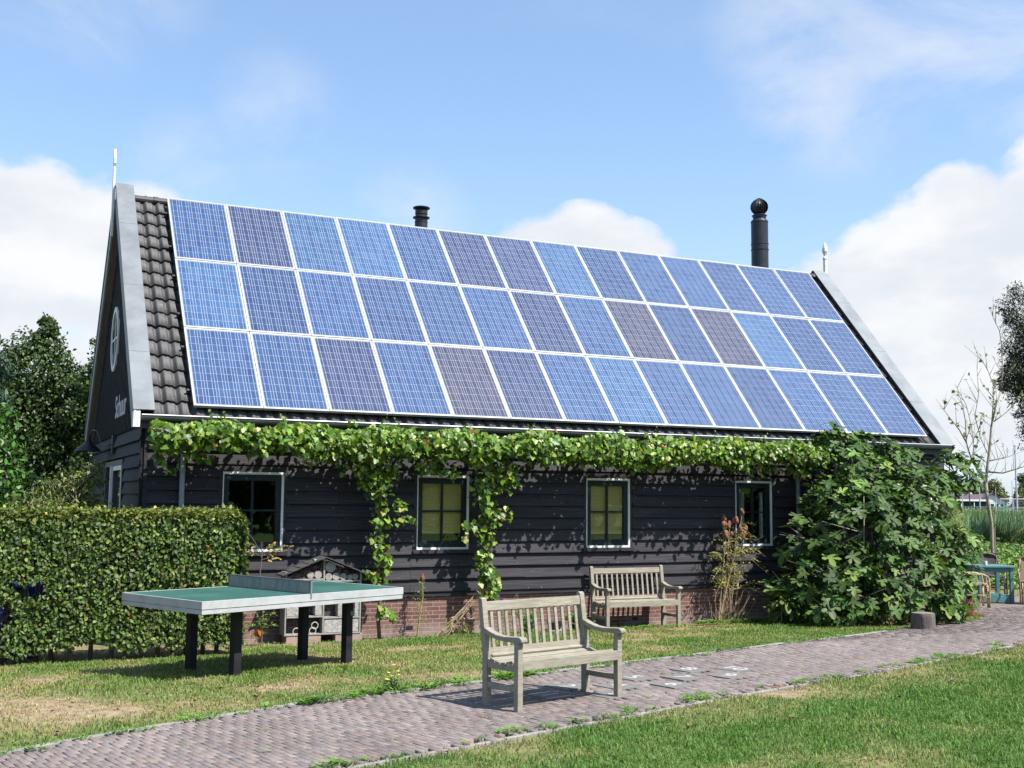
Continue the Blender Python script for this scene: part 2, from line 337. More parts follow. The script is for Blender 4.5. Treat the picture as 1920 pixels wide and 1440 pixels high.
def dryness(x, y):
    """0 lush .. 1 dry straw"""
    d = fbm(x, y, .45, 4) * 1.3 + fbm(x + 40, y, 1.9, 4) * 1.25 - .93
    edge = np.clip(1 - np.abs(y - fary(x)) / .45, 0, 1)            # green fringe by the kerb
    right = np.clip((x - 3.0) / 4.5, 0, 1) * (y < neary(x))       # lawn in the lower right is greener
    dist = np.abs(y - neary(x))
    d = d - .35 * edge - .62 * right * np.clip((dist - .35) / .9, 0, 1) + .10 * (y > fary(x)) + .16 * (y < neary(x)) * (dist < .9)
    for px, py, r in ((-.28, -5.47, .55), (-1.6, -6.1, .5), (.5, -5.0, .5), (-2.0, -5.6, .5), (5.2, -4.2, .9), (6.5, -2.0, 1.2), (-2.4, -4.4, .6), (.9, -3.4, .5), (3.0, -3.4, .7), (-.9, -7.0, .45)):
        d = d + .36 * np.exp(-((x - px) ** 2 + (y - py) ** 2 * 2.2) / r ** 2)
    return np.clip(d, 0, 1)
LUSH = np.array((.088, .185, .034)); MID = np.array((.18, .235, .062)); DRY = np.array((.37, .30, .155)); SOIL = np.array((.33, .25, .16))
def grasscol(d):
    d = d[:, None]; return np.where(d < .45, LUSH + (MID - LUSH) * (d / .45), MID + (DRY - MID) * ((d - .45) / .55))
def in_path(x, y, m=0.0): return (y < fary(x) - m) & (y > neary(x) + m)

M_GROUND = attrmat('lawn_soil', .95, .8, 45, .15, .35, 9)
def ground():
    xs = np.concatenate([[-900, -500, -250, -120, -60, -30, -18, -12], np.arange(-9, 24.01, .2), [26, 29, 33, 40, 50, 65, 90, 130, 200, 350, 600, 1000]])
    ys = np.concatenate([[-900, -400, -150, -60, -30, -20, -14], np.arange(-11, 6.01, .2), [8, 11, 15, 20, 30, 45, 70, 110, 180, 300, 600, 1200]])
    X, Y = np.meshgrid(xs, ys, indexing='ij'); Z = gz(Y) + .012 * (fbm(X, Y, .9, 3) - .5) - .012
    nx, ny = X.shape; x = X.ravel(); y = Y.ravel()
    d = dryness(x, y); c = grasscol(d) * .60 * (1 - d[:, None]) + SOIL * .85 * d[:, None]
    inp = in_path(x, y, -.1); c[inp] = (.11, .092, .08)
    bed = (y > -.35) & (x > -.7) & (x < 15) & (y < 8); c[bed] = (.17, .14, .11)
    far_ = (x > 24) | (y > 7); c[far_] = (.07, .10, .03)
    V = np.stack([x, y, Z.ravel()], 1); i, j = np.meshgrid(np.arange(nx - 1), np.arange(ny - 1), indexing='ij'); a = (i * ny + j).ravel()
    L = np.stack([a, a + ny, a + ny + 1, a + 1], 1).ravel(); n = len(a)
    return tag(raw_mesh('ground', V, L, np.arange(n) * 4, np.full(n, 4), M_GROUND, None, c, smooth=True), kind='structure')
ground()

# brick path ----------------------------------------------------------
TILES = [('10', 4.86, -6.09), ('9', 4.50, -6.47), ('8', 4.36, -5.94), ('7', 3.98, -6.37), ('6', 3.62, -6.75), ('5', 3.50, -6.20), ('4', 3.06, -6.60), ('3', 2.73, -7.01), ('2', 2.58, -6.45), ('1', 2.20, -6.83)]
PA = D2R(14.0)
M_PAVER = attrmat('clay_paver', .85, .5, 120, .25, .22, 40)
def path():
    Lb, Wb = .206, .0535; ca, sa = math.cos(PA), math.sin(PA)
    us = np.arange(-12, 26, Wb); vs_ = np.arange(-14, 10, Lb)
    U, Vv = np.meshgrid(us, vs_, indexing='ij'); k = np.arange(len(us))[:, None]
    Vv = Vv + np.where(k % 2 == 0, 0, Lb / 2) + rng.uniform(-.042, .042, (len(us), 1)) + rng.normal(0, .003, Vv.shape)
    bend = .10 * np.sin(Vv * .7 + .4)                                # courses wander a little
    U2 = U + bend
    cx = (U2 * ca - Vv * sa).ravel(); cy = (U2 * sa + Vv * ca).ravel()
    ok = in_path(cx, cy, .0) & (cx > -7) & (cx < 23)
    for _, tx, ty in TILES: ok &= ~((np.abs((cx - tx) * ca + (cy - ty) * sa) < .152) & (np.abs(-(cx - tx) * sa + (cy - ty) * ca) < .172))
    cx = cx[ok]; cy = cy[ok]; n = len(cx)
    ang = PA + rng.normal(0, .012, n); e1 = np.stack([np.cos(ang), np.sin(ang)], 1); e2 = np.stack([-np.sin(ang), np.cos(ang)], 1)
    hw = (Wb - .0032 - .004 * (rng.random(n) < .25)) / 2; hl = (Lb - .0022 - .003 * (rng.random(n) < .15)) / 2; ch = .003
    top = gz(cy) + .018 + rng.normal(0, .0010, n) + .016 * (fbm(cx, cy, .6, 2) - .5); tu = rng.normal(0, .009, n); tv = rng.normal(0, .003, n)
    P = []
    ch = .003
    for (a, b, dz) in [(-hw, -hl, -.03), (hw, -hl, -.03), (hw, hl, -.03), (-hw, hl, -.03)]: P.append((a, b, dz))
    for (a, b) in [(-1, -1), (1, -1), (1, 1), (-1, 1)]: P.append((a * hw, b * hl, -ch))
    for (a, b) in [(-1, -1), (1, -1), (1, 1), (-1, 1)]: P.append((a * (hw - ch), b * (hl - ch), 0))
    V = np.zeros((n, 12, 3))
    for i, (a, b, dz) in enumerate(P):
        V[:, i, 0] = cx + a * e1[:, 0] + b * e2[:, 0]; V[:, i, 1] = cy + a * e1[:, 1] + b * e2[:, 1]; V[:, i, 2] = top + dz + a * tu + b * tv
    F = [(8, 9, 10, 11)]
    for i in range(4):
        j = (i + 1) % 4; F += [(i, j, 4 + j, 4 + i), (4 + i, 4 + j, 8 + j, 8 + i)]
    lp = np.array(F).ravel(); L = (lp[None] + (np.arange(n) * 12)[:, None]).ravel(); T = np.full(n * len(F), 4); St = np.arange(len(T)) * 4
    base = pick([(.205, .162, .148), (.188, .153, .143), (.218, .176, .160), (.178, .155, .150), (.218, .168, .150), (.238, .196, .176)], n, .055)
    base = base * .75 + base.mean(1, keepdims=True) * np.array((1.06, .985, .94)) * .25; red = rng.random(n) < .003; base[red] = (.20, .11, .09)
    st = fbm(cx, cy, 1.2, 3); base *= (.80 + .4 * st)[:, None]
    return tag(raw_mesh('path', V.reshape(-1, 3), L, St, T, M_PAVER, None, np.repeat(base, 12, 0)), kind='structure')
path()
M_CONC = mat('pale_concrete_edging', (.19, .18, .155), (.30, .285, .25), 7, .9, .5, 40)
def kerb():
    mb = MB()
    for arr, off in ((FAR, .045), (NEAR, -.045)):
        pts = []
        fx = np.arange(-7, 9.6 if off > 0 else 16, .5)
        for x in fx:
            y = float(np.interp(x, arr[:, 0], arr[:, 1])); pts.append(Vector((x, y, float(gz(y)))))
        for a, b in zip(pts[:-1], pts[1:]):
            low = 0 if off > 0 else -.012
            if off < 0 and random.random() < .3: low = -.03
            d = (b - a).normalized(); nn = Vector((-d.y, d.x, 0)) * off; q = random.uniform(-.004, .004)
            a2 = a + d * .004 + nn; b2 = b - d * .004 + nn
            mb.beam(a2 + Vector((0, 0, -.025 + q + low)), b2 + Vector((0, 0, -.025 + q + low)), .065 if off > 0 else .045, .095)
    return tag(mb.build('kerb', M_CONC, None, bevel=.006), kind='structure')
kerb()
M_SLAB = mat('grey_slab', (.14, .135, .13), (.18, .172, .165), 20, .85, .3, 80)
M_DIGIT = mat('worn_white_marking', (.38, .37, .34), (.52, .51, .47), 18, .8)
def number_tile(s, x, y):
    z = float(gz(y)) + .016
    words = {'10': 'ten', '9': 'nine', '8': 'eight', '7': 'seven', '6': 'six', '5': 'five', '4': 'four', '3': 'three', '2': 'two', '1': 'one'}
    o = thing('number_tile', 'grey paving tile showing a white %s in the brick path' % words[s], 'paving tile', (x, y, z), PA, 'hopscotch number tiles in the brick path')
    MB().box((-.150, -.170, -.03), (.150, .170, .008)).build('slab', M_SLAB, o, world=False, bevel=.004)
    c = bpy.data.curves.new('digit', 'FONT'); c.body = s; c.size = .29; c.align_x = 'CENTER'; c.align_y = 'CENTER'; c.extrude = .0015; c.offset = .001
    tmp = bpy.data.objects.new('tmp', c); COL.objects.link(tmp); bpy.context.view_layer.update()
    me = bpy.data.meshes.new_from_object(tmp.evaluated_get(bpy.context.evaluated_depsgraph_get())); bpy.data.objects.remove(tmp)
    me.materials.clear(); me.materials.append(M_DIGIT)
    d = bpy.data.objects.new('digit', me); COL.objects.link(d); d.parent = o; d.location = (0, 0, .0105); d.rotation_euler = (0, 0, -PI / 2)
for s, x, y in TILES: number_tile(s, x, y)

# grass ---------------------------------------------------------------
M_GRASS = leafmat('grass_blade', .28, .55, .25, (1.15, 1.2, .6))
def blades(name, x, y, h, w, col, lean=.45, mat_=None, z=None):
    n = len(x); z = gz(y) - .008 if z is None else z
    a = rng.random(n) * 2 * PI; d = np.stack([np.cos(a), np.sin(a), np.zeros(n)], 1); l = rng.random(n) * lean
    P = np.stack([x, y, z], 1); side = np.stack([-np.sin(a), np.cos(a), np.zeros(n)], 1) * (w / 2)[:, None]
    mid = P + np.stack([d[:, 0] * l * h * .35, d[:, 1] * l * h * .35, h * .55], 1); tip = P + np.stack([d[:, 0] * l * h, d[:, 1] * l * h, h * (1 - .35 * l)], 1)
    V = np.stack([P - side, P + side, mid + side * .8, mid - side * .8, tip], 1).reshape(-1, 3)
    lp = np.array([0, 1, 2, 3, 3, 2, 4]); L = (lp[None] + (np.arange(n) * 5)[:, None]).ravel(); T = np.tile([4, 3], n); St = np.concatenate([[0], np.cumsum(T)[:-1]])
    return raw_mesh(name, V, L, St, T, mat_ or M_GRASS, None, np.repeat(col, 5, 0))
def lawn():
    X = []; Y = []
    for (x0, x1, y0, y1, den) in ((-5.5, 15.5, -11, -1.0, 2300), (-5.5, 13, -1.0, 0.05, 1300), (15, 27, -4, 9, 260)):
        n = int((x1 - x0) * (y1 - y0) * den); X.append(rng.uniform(x0, x1, n)); Y.append(rng.uniform(y0, y1, n))
    x = np.concatenate(X); y = np.concatenate(Y)
    ok = ~in_path(x, y, -.012 - .05 * (y > fary(x) - .5) * (fbm(x, y, 2.0, 2) > .42))
    # wedge of ground the camera (and a step aside) can see
    vx = x + 2.82; vy = y + 16.53; f = .4263 * vx + .899 * vy; r = .903 * vx - .43 * vy
    ok &= (np.abs(r) < .50 * f + 1.2) & (f > 6.3)
    ok &= ~((y > -1.75) & (x < .45) & (y < 7)) | (rng.random(len(x)) < .25)
    bed = (y > -.45) & (x > .4) & (x < 13); ok &= ~bed | (rng.random(len(x)) < .25)
    x = x[ok]; y = y[ok]; d = dryness(x, y)
    bare = fbm(x + 9, y + 3, 1.5, 4) * .75 + d * .62; keep = rng.random(len(x)) < np.clip(2.1 - 1.9 * bare, .07, 1)
    x = x[keep]; y = y[keep]; d = np.clip(d[keep] + rng.normal(0, .16, keep.sum()), 0, 1)
    n = len(x); h = (.016 + .032 * rng.random(n)) * (1.3 - .65 * d) * (.45 + 1.25 * fbm(x, y + 11, 3.2, 3) ** 1.3)
    edge = np.abs(y - fary(x)) < .14; h[edge] *= 1.35
    w = .0035 + .0035 * rng.random(n) + .00025 * np.hypot(x + 2.8, y + 16.5)
    c = grasscol(d) * 1.08 * (1 + rng.normal(0, .2, (n, 1)))
    c = np.clip(c, .01, 1)
    tag(blades('grass', x, y, h, w, c, 1.5), kind='stuff')
lawn()

# ------------------------------------------------------------------ barn
AL = D2R(48.51); CA, SA = math.cos(AL), math.sin(AL); ZP = 3.144           # roof pitch; panel plane passes (y=0, z=ZP)
def slope(s, off=0.0):
    """point on the front slope: s metres up from the lower panel edge, off metres out from the panel plane"""
    return (s * CA - off * SA, ZP + s * SA + off * CA)
RY = 3.6; BX0, BX1 = -.64, 14.45; BY0, BY1 = .10, 7.10; EZ = 2.86
barn = thing('barn', 'black wooden barn with tiled roof covered in solar panels and a low brick base', 'barn', (6.9, 3.6, -.25))
def zroof(y, off=-.30):
    yy = y if y <= RY else 2 * RY - y
    s0, z0 = slope(0, off); return z0 + (yy - s0) * math.tan(AL)
WIN = [(.46, 1.35), (3.44, 4.31), (6.43, 7.27), (9.45, 10.25), (12.75, 14.12)]
WZ0, WZ1 = 1.06, 2.21
def board(mb, x0, x1, z0, z1, y=BY0, axis='x', sgn=-1):
    """one lapped board on a wall; sgn: outward direction"""
    j = random.uniform(-.003, .003); o0 = .058 + random.uniform(-.008, .010); o1 = .010
    q = [(sgn * o0, z0 + j), (sgn * o0 * .98, z0 + .012 + j), (sgn * o1, z1 + .02 + j), (-sgn * .015, z1 + .02 + j), (-sgn * .015, z0 + j)]
    k = random.uniform(-.003, .003)
    if axis == 'x': mb.prism(q, lambda p: (x0, y + p[0], p[1]), lambda p: (x1, y + p[0], p[1] + k))
    else: mb.prism(q, lambda p: (y + p[0], x0, p[1]), lambda p: (y + p[0], x1, p[1] + k))
def barn_walls():
    mb = MB(); z = .42; rows = []
    while z < 2.84: rows.append((z, z + .19)); z += .19
    for r, (z0, z1) in enumerate(rows):
        segs = [(BX0 + .05, BX1 - .02)]
        for a, b in WIN:
            if z1 > WZ0 - .04 and z0 < WZ1 + .04:
                ns = []
                for s0, s1 in segs:
                    if b < s0 or a > s1: ns.append((s0, s1)); continue
                    if a - .05 > s0: ns.append((s0, a - .05))
                    if b + .05 < s1: ns.append((b + .05, s1))
                segs = ns
        for s0, s1 in segs:
            x = s0
            while x < s1 - .01:
                seams = [3.35, 6.38, 9.4, 12.2] if r % 2 == 0 or random.random() < .5 else [2.2, 5.3, 7.33, 11.0]
                nx = min([q for q in seams if q > x + .35] + [s1]); nx = min(nx, s1)
                if s1 - nx < .3: nx = s1
                board(mb, x + .0015, nx - .0015, z0, z1); x = nx
    mb.box((BX0, BY0 - .045, .3), (BX0 + .05, BY0 + .02, EZ)); mb.box((BX1 - .03, BY0 - .045, .3), (BX1 + .02, BY0 + .02, EZ))
    for a, b in WIN:                                       # black trim round the openings
        mb.box((a - .055, BY0 - .04, WZ0 - .10), (a - .004, BY0 + .1, WZ1 + .09)); mb.box((b + .004, BY0 - .04, WZ0 - .10), (b + .055, BY0 + .1, WZ1 + .09))
        mb.box((a - .004, BY0 - .037, WZ1 + .003), (b + .004, BY0 + .1, WZ1 + .09))
        mb.box((a - .07, BY0 - .085, WZ0 - .055), (b + .07, BY0 + .1, WZ0 - .004))
    mb.box((BX0, BY0 - .03, .345), (BX1, BY0 + .03, .418))
    # inner backing wall with openings
    xs = [BX0] + [q for w in WIN for q in w] + [BX1]
    for i in range(0, len(xs), 2): mb.box((xs[i] + .01, BY0 + .022, .36), (xs[i + 1] - .005 if i + 1 < len(xs) - 1 else BX1 - .01, BY0 + .14, EZ))
    for a, b in WIN: mb.box((a - .004, BY0 + .024, .362), (b + .004, BY0 + .138, WZ0)); mb.box((a - .004, BY0 + .024, WZ1), (b + .004, BY0 + .138, EZ - .004))
    mb.build('front_wall', M_BOARD, barn)
    # brick plinth
    p = MB(); p.box((BX0 + .01, BY0 + .012, -.5), (BX1 - .01, BY0 + .2, .35)); p.box((BX0 + .01, BY0 + .2, -.5), (BX0 + .2, BY1 - .01, .35)); p.box((BX1 - .2, BY0 + .2, -.5), (BX1 - .01, BY1 - .01, .35))
    p.box((BX0 + .2, BY1 - .2, -.5), (BX1 - .2, BY1 - .01, .35)); pl = p.build('brick_plinth', M_BRICK, barn)
    for x, z in ((3.37, -.12), (7.40, -.13), (11.3, -.13), (.2, -.12)):
        v = MB(); v.box((x - .055, BY0 + .004, z - .025), (x + .055, BY0 + .03, z + .025))
        for k in range(4): v.box((x - .05 + k * .027, BY0 - .001, z - .022), (x - .036 + k * .027, BY0 + .006, z + .022))
        v.build('air_vent', M_BLACK, pl)
    # rear wall and gable walls
    r = MB()
    z = .36
    while z < 2.84: board(r, BX0 + .02, BX1 - .02, z, z + .19, y=BY1, sgn=1); z += .19
    r.box((BX0 + .01, BY1 - .14, .36), (BX1 - .01, BY1 - .02, EZ)); r.build('rear_wall', M_BOARD, barn)
    for side, X, sg in ((0, BX0, -1), (1, BX1, 1)):
        g = MB(); op = (2.13, 4.62, .36, 2.42) if side == 0 else (5.1, 6.6, .75, 2.15)
        z = .36
        while z < 2.70:
            segs = [(BY0 + .01, BY1 - .01)]
            if z + .19 > op[2] and z < op[3] - .05: segs = [(BY0 + .01, op[0] - .05), (op[1] + .05, BY1 - .01)]
            for a, b in segs: board(g, a, b, z, z + .19, y=X, axis='y', sgn=sg)
            z += .19
        ztop = z + .02
        # backing with an opening
        def back(y0, y1, z0, f): g.prism([(y0, z0), (y1, z0), (y1, f(y1)), (y0, f(y0))], lambda p: (X + (-sg) * .016, p[0], p[1]), lambda p: (X + (-sg) * .13, p[0], p[1]))
        back(BY0 + .15, op[0], .362, lambda y: op[3]); back(op[1], BY1 - .15, .362, lambda y: op[3])
        if op[2] > .5: back(op[0], op[1], .362, lambda y: op[2])
        back(BY0 + .02, RY, op[3], zroof); back(RY, BY1 - .02, op[3], zroof)
        # upright cover strips of the gable
        y = BY0 + .03; k = 0
        while y < BY1 - .05:
            wd = .055 if k % 2 else .105; out = .052 if k % 2 else .010
            zb = ztop - .02 + (.0 if k % 2 == 0 else .012)
            if zroof(y + wd / 2) > zb + .05:
                g.prism([(y, zb), (y + wd - .004, zb), (y + wd - .004, zroof(y + wd)), (y, zroof(y))], lambda p, o=out: (X + sg * o, p[0], p[1]), lambda p: (X - sg * .014, p[0], p[1]))
            y += wd; k += 1
        g.box((X - .05, BY0 - .02, .36), (X + .05, BY0 + .05, EZ)) if side == 0 else None
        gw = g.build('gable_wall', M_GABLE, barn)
        # glazed opening of the gable
        f = MB(); y0, y1, z0, z1 = op
        for a, b in (((y0, z0), (y0 + .07, z1)), ((y1 - .07, z0), (y1, z1)), ((y0 + .07, z1 - .08), (y1 - .07, z1)), ((y0 + .07, z0), (y1 - .07, z0 + .08)), (((y0 + y1) / 2 - .05, z0 + .08), ((y0 + y1) / 2 + .05, z1 - .08))):
            f.box((min(X + sg * .05, X - sg * .06), a[0], a[1]), (max(X + sg * .05, X - sg * .06), b[0], b[1]))
        fo_ = f.build('gable_window' if side else 'gable_door', M_WHITE if side else M_BLACK, gw)
        if side == 0:
            w = MB(); w.box((X - .075, 3.55, .36), (X - .03, 3.62, 2.34)); w.box((X - .058, 2.21, 2.26), (X - .03, 3.30, 2.33)); w.box((X - .058, 2.21, .45), (X - .03, 2.26, 2.26))
            w.build('door_post', M_WHITE, gw)
        MB().box((X - .006, y0 + .07, z0 + .08), (X + .006, y1 - .07, z1 - .08)).build('pane', M_GLASS, gw)
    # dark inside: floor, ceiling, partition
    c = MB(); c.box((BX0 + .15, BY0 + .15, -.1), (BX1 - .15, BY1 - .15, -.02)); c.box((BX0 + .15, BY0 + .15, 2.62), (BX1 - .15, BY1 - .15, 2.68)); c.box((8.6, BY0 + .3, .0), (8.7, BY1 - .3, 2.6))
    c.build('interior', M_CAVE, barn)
barn_walls()

def blind_mat():
    m = bpy.data.materials.new('yellow_pleated_blind'); m.use_nodes = True; t = NT(m.node_tree)
    tc = t.n('ShaderNodeTexCoord').outputs['Object']; s = t.n('ShaderNodeSeparateXYZ'); t.put(s, 0, tc)
    w = t.m('SINE', t.m('MULTIPLY', s.outputs[2], 2 * PI / .022))
    col = t.mix(t.m('MULTIPLY_ADD', w, .5, .5), (.93, .60, .16), (.98, .78, .34))
    p = t.n('ShaderNodeBsdfPrincipled', ins={'Base Color': col, 'Roughness': .9})
    bb = t.n('ShaderNodeBump', ins={'Strength': .6, 'Distance': .006, 'Height': w}); t.put(p, 'Normal', bb)
    t.put(t.n('ShaderNodeOutputMaterial'), 0, p); return m
M_BLIND = blind_mat()
M_CURT = mat('pale_curtain', (.42, .42, .40), (.6, .6, .57), 14, .9, .3, stretch=(6, 1, 1))
def windows():
    for i, (a, b) in enumerate(WIN):
        f = MB(); y0 = BY0 - .052; y1 = BY0 + .05; t_ = .035
        f.box((a, y0, WZ1 - t_), (b, y1, WZ1)); f.box((a, y0, WZ0), (b, y1, WZ0 + t_)); f.box((b - t_, y0 + .002, WZ0 + t_), (b, y1, WZ1 - t_)); f.box((a, y0 + .002, WZ0 + t_), (a + .016, y1, WZ1 - t_))
        w = f.build('window', M_WHITE, barn, bevel=.002)
        s = MB(); sa, sb, sz0, sz1 = a + .018, b - t_ - .002, WZ0 + t_ + .002, WZ1 - t_ - .002; yy0 = BY0 - .030; yy1 = BY0 + .02; k = .075 if i != 4 else .05
        s.box((sa, yy0, sz0), (sa + k, yy1, sz1)); s.box((sb - k, yy0, sz0), (sb, yy1, sz1)); s.box((sa + k, yy0, sz1 - .09), (sb - k, yy1, sz1)); s.box((sa + k, yy0, sz0), (sb - k, yy1, sz0 + .10))
        mx = (sa + sb) / 2; mz = (sz0 + sz1) / 2 + .02
        if i < 4: s.box((mx - .016, yy0 + .004, sz0 + .10), (mx + .016, yy1 - .008, sz1 - .09)); s.box((sa + k, yy0 + .006, mz - .014), (sb - k, yy1 - .010, mz + .014))
        else: s.box((mx - .04, yy0 + .004, sz0 + .10), (mx + .04, yy1 - .008, sz1 - .09))
        s.build('sash', M_SASH if i < 4 else M_GREYWOOD, w, bevel=.003)
        MB().box((sa + .02, BY0 + .0, sz0 + .02), (sb - .02, BY0 + .006, sz1 - .02)).build('pane', M_GLASS, w)
        if i in (1, 2): MB().box((sa + .01, BY0 + .035, sz0 + (.21 if i == 1 else .19)), (sb - .01, BY0 + .042, sz1)).build('blind', M_BLIND, w)
        if i == 3:
            c = MB()
            for q in range(9): c.tube([(sa + .20 + q * .016, BY0 + .3 + .012 * (q % 2), 2.2), (sa + .20 + q * .016 + random.uniform(-.01, .01), BY0 + .3, 1.55)], .009, 5)
            c.build('curtain', M_CURT, w)
        if i == 4: MB().box((sa + .01, BY0 + .10, sz0), (sb - .01, BY0 + .11, sz1)).build('curtain', M_CURT, w)
windows()

def round_window():
    f = MB(); ring = []; n = 40
    def R_(k, r, x): t = 2 * PI * k / n; return (x, 3.86 + r * .50 * math.cos(t), 4.52 + r * .56 * math.sin(t))
    vs = []; fs = []
    for k in range(n):
        for r, x in ((1.0, BX0 - .02), (1.0, BX0 - .075), (.84, BX0 - .075), (.84, BX0 - .02)): vs.append(R_(k, r, x))
    for k in range(n):
        j = (k + 1) % n
        for q in range(4): fs.append((k * 4 + q, k * 4 + (q + 1) % 4, j * 4 + (q + 1) % 4, j * 4 + q))
    f.add(vs, fs); w = f.build('round_window', M_WHITE, barn)
    g = MB(); g.add([R_(k, .85, BX0 - .04) for k in range(n)] + [R_(k, .85, BX0 - .034) for k in range(n)], [tuple(range(n)), tuple(range(2 * n - 1, n - 1, -1))])
    g.build('pane', mat('dark_window_glass', (.012, .016, .02), None, 3, .1, spec=.8), w)
    b = MB(); b.box((BX0 - .065, 3.845, 4.05), (BX0 - .042, 3.875, 4.99)); b.box((BX0 - .066, 3.44, 4.505), (BX0 - .043, 4.28, 4.535)); b.build('muntin', M_WHITE, w)
round_window()

def roof():
    # front slope: rows of pantiles
    tw, th, lift = .2, .33, .042; x0, x1 = -.55, 14.25; nx = int((x1 - x0) / tw * 10) + 1; xs = np.linspace(x0, x1, nx)
    s0 = -.135; rows = 17; hh = .020 * np.sin(2 * PI * (xs - x0) / tw) + .012 * np.sin(4 * PI * (xs - x0) / tw + .8)
    base = -.165; V = []; L = []
    for r in range(rows):
        sa, sb = s0 + r * th, min(s0 + (r + 1) * th, 5.30)
        jit = np.repeat(rng.normal(0, .003, nx // 10 + 2), 10)[:nx]; js = np.repeat(rng.normal(0, .004, nx // 10 + 2), 10)[:nx]
        for s, o in ((sa, lift - .020), (sa - .0, lift), (sb + .02, .0)):
            of = base + o + hh + jit; ss = s + js
            V.append(np.stack([xs, ss * CA - of * SA, ZP + ss * SA + of * CA], 1))
    V = np.concatenate(V); nr = rows * 3
    for r in range(rows):
        for q in (0, 1):
            a = (r * 3 + q) * nx + np.arange(nx - 1); L.append(np.stack([a, a + 1, a + nx + 1, a + nx], 1))
    L = np.concatenate(L); n = len(L)
    rf = raw_mesh('roof', V, L.ravel(), np.arange(n) * 4, np.full(n, 4), M_TILE, barn)
    # rear slope (simple courses) + boarding under both slopes
    mb = MB()
    for r in range(rows):
        sa, sb = s0 + r * th, min(s0 + (r + 1) * th, 5.29)
        def P(s, o, x): y, z = slope(s, o); return (x, 2 * RY - y, z)
        mb.add([P(sa, base + .02, x0), P(sa, base + .02, x1), P(sb, base, x1), P(sb, base, x0), P(sa, base - .01, x0), P(sa, base - .01, x1)], [(0, 1, 2, 3), (4, 5, 1, 0)])
    mb.build('rear_tiles', M_TILE, rf)
    u = MB()
    for mir in (0, 1):
        def Q(s, o): y, z = slope(s, o); return (2 * RY - y if mir else y, z)
        q = [Q(-.10, base - .03), Q(5.24, base - .03), Q(5.17, base - .11), Q(-.10, base - .11)]
        u.prism(q, lambda p: (-.80, p[0], p[1]), lambda p: (14.62, p[0], p[1]))
    u.build('roof_boarding', M_GREYWOOD, rf)
    # ridge
    rg = MB(); x = x0
    while x < x1 - .05:
        L_ = min(.40, x1 - x); k = 0; prof = []
        for t in range(9):
            a = PI * t / 8; prof.append((RY - .115 * math.cos(a), 6.935 + .075 * math.sin(a)))
        prof += [(RY + .10, 6.90), (RY - .10, 6.90)]
        rg.prism(prof, lambda p: (x, p[0], p[1]), lambda p: (x + L_ - .004, p[0], p[1]))
        pr2 = [(RY + (p[0] - RY) * 1.16, 6.955 + (p[1] - 6.955) * 1.22) for p in prof[:9]] + [(RY + .12, 6.91), (RY - .12, 6.91)]
        rg.prism(pr2, lambda p: (x + L_ - .05, p[0], p[1]), lambda p: (x + L_ + .01, p[0], p[1])); x += L_
    rg.build('ridge_tiles', M_TILE, rf)
    # zinc verge cappings, barge boards, soffits
    for side, (xa, xb) in enumerate(((-.835, -.545), (14.29, 14.67))):
        for mir in (0, 1):
            v = MB()
            dn = -.095 * side
            def Q(s, o): y, z = slope(s, o + dn); return (2 * RY - y if mir else y, z)
            send = 5.34; cuts = [-.16, 1.05, 2.6, 4.2, send]
            for a, b in zip(cuts[:-1], cuts[1:]):
                e = .004 if b < send else 0
                q = [Q(a + .001, .035 - .0), Q(b - e, .035), Q(b - e, .020), Q(a + .001, .020)]
                v.prism(q, lambda p: (xa, p[0], p[1]), lambda p: (xb, p[0], p[1]))
                xo = xa if side == 0 else xb - .006
                q = [Q(a + .001, .0205), Q(b - e, .0205), Q(b - e, -.035), Q(a + .001, -.035)]
                v.prism(q, lambda p: (xo, p[0], p[1]), lambda p: (xo + .006, p[0], p[1]))
            v.build('verge_capping', M_ZINC, rf)
            ins = MB(); xi = xb - .02 if side == 0 else xa; q = [Q(-.14, .019), Q(5.28, .019), Q(5.28, -.19), Q(-.14, -.19)]
            ins.prism(q, lambda p: (xi, p[0], p[1]), lambda p: (xi + .02, p[0], p[1])); ins.build('verge_upstand', M_BLACK, rf)
            bb = MB(); xo = xa + .012 if side == 0 else xb - .04
            q = [Q(-.20, .018), Q(5.31 if not mir else 5.295, .018), Q(5.06, -.27), Q(-.20, -.27)]
            bb.prism(q, lambda p: (xo, p[0], p[1]), lambda p: (xo + .028, p[0], p[1]))
            bb.build('barge_board', M_BARGE, rf)
    # finials
    prof = [(-.055, 6.25), (.055, 6.25), (.055, 7.42), (.030, 7.46), (.062, 7.52), (.068, 7.60), (.045, 7.69), (.0, 7.78), (-.045, 7.69), (-.068, 7.60), (-.062, 7.52), (-.030, 7.46), (-.055, 7.42)]
    fl = MB(); fl.lathe([(.045, 6.9), (.045, 7.38), (.055, 7.40), (.055, 7.43), (.028, 7.47), (.040, 7.51), (.066, 7.58), (.060, 7.65), (.035, 7.73), (.0, 7.80)], (14.66, RY, 0), 8); fl.build('finial', M_WHITE, rf)
    for X in (-.875,):
        m = MB(); m.prism(prof, lambda p: (X, RY + p[0], p[1]), lambda p: (X + .035, RY + p[0], p[1])); m.build('finial', M_WHITE, rf, bevel=.003)
    # flues
    def flue(nm, x, y, prof): 
        m = MB(); m.lathe(prof, (x, y, 0), 28); return m.build(nm, M_TUBE, rf, smooth=False)
    c = (4.86, 3.86)
    flue('flue', *c, [(.125, 6.6), (.125, 7.19), (.13, 7.195), (.13, 7.21), (.122, 7.215), (.122, 7.265), (.165, 7.285), (.165, 7.30), (.118, 7.312), (.118, 7.335), (.105, 7.34), (.105, 7.355), (.122, 7.36), (.122, 7.43), (.108, 7.435), (.10, 7.455), (.16, 7.47), (.168, 7.485), (.155, 7.50), (.0, 7.505)])
    c = (12.98, 3.82)
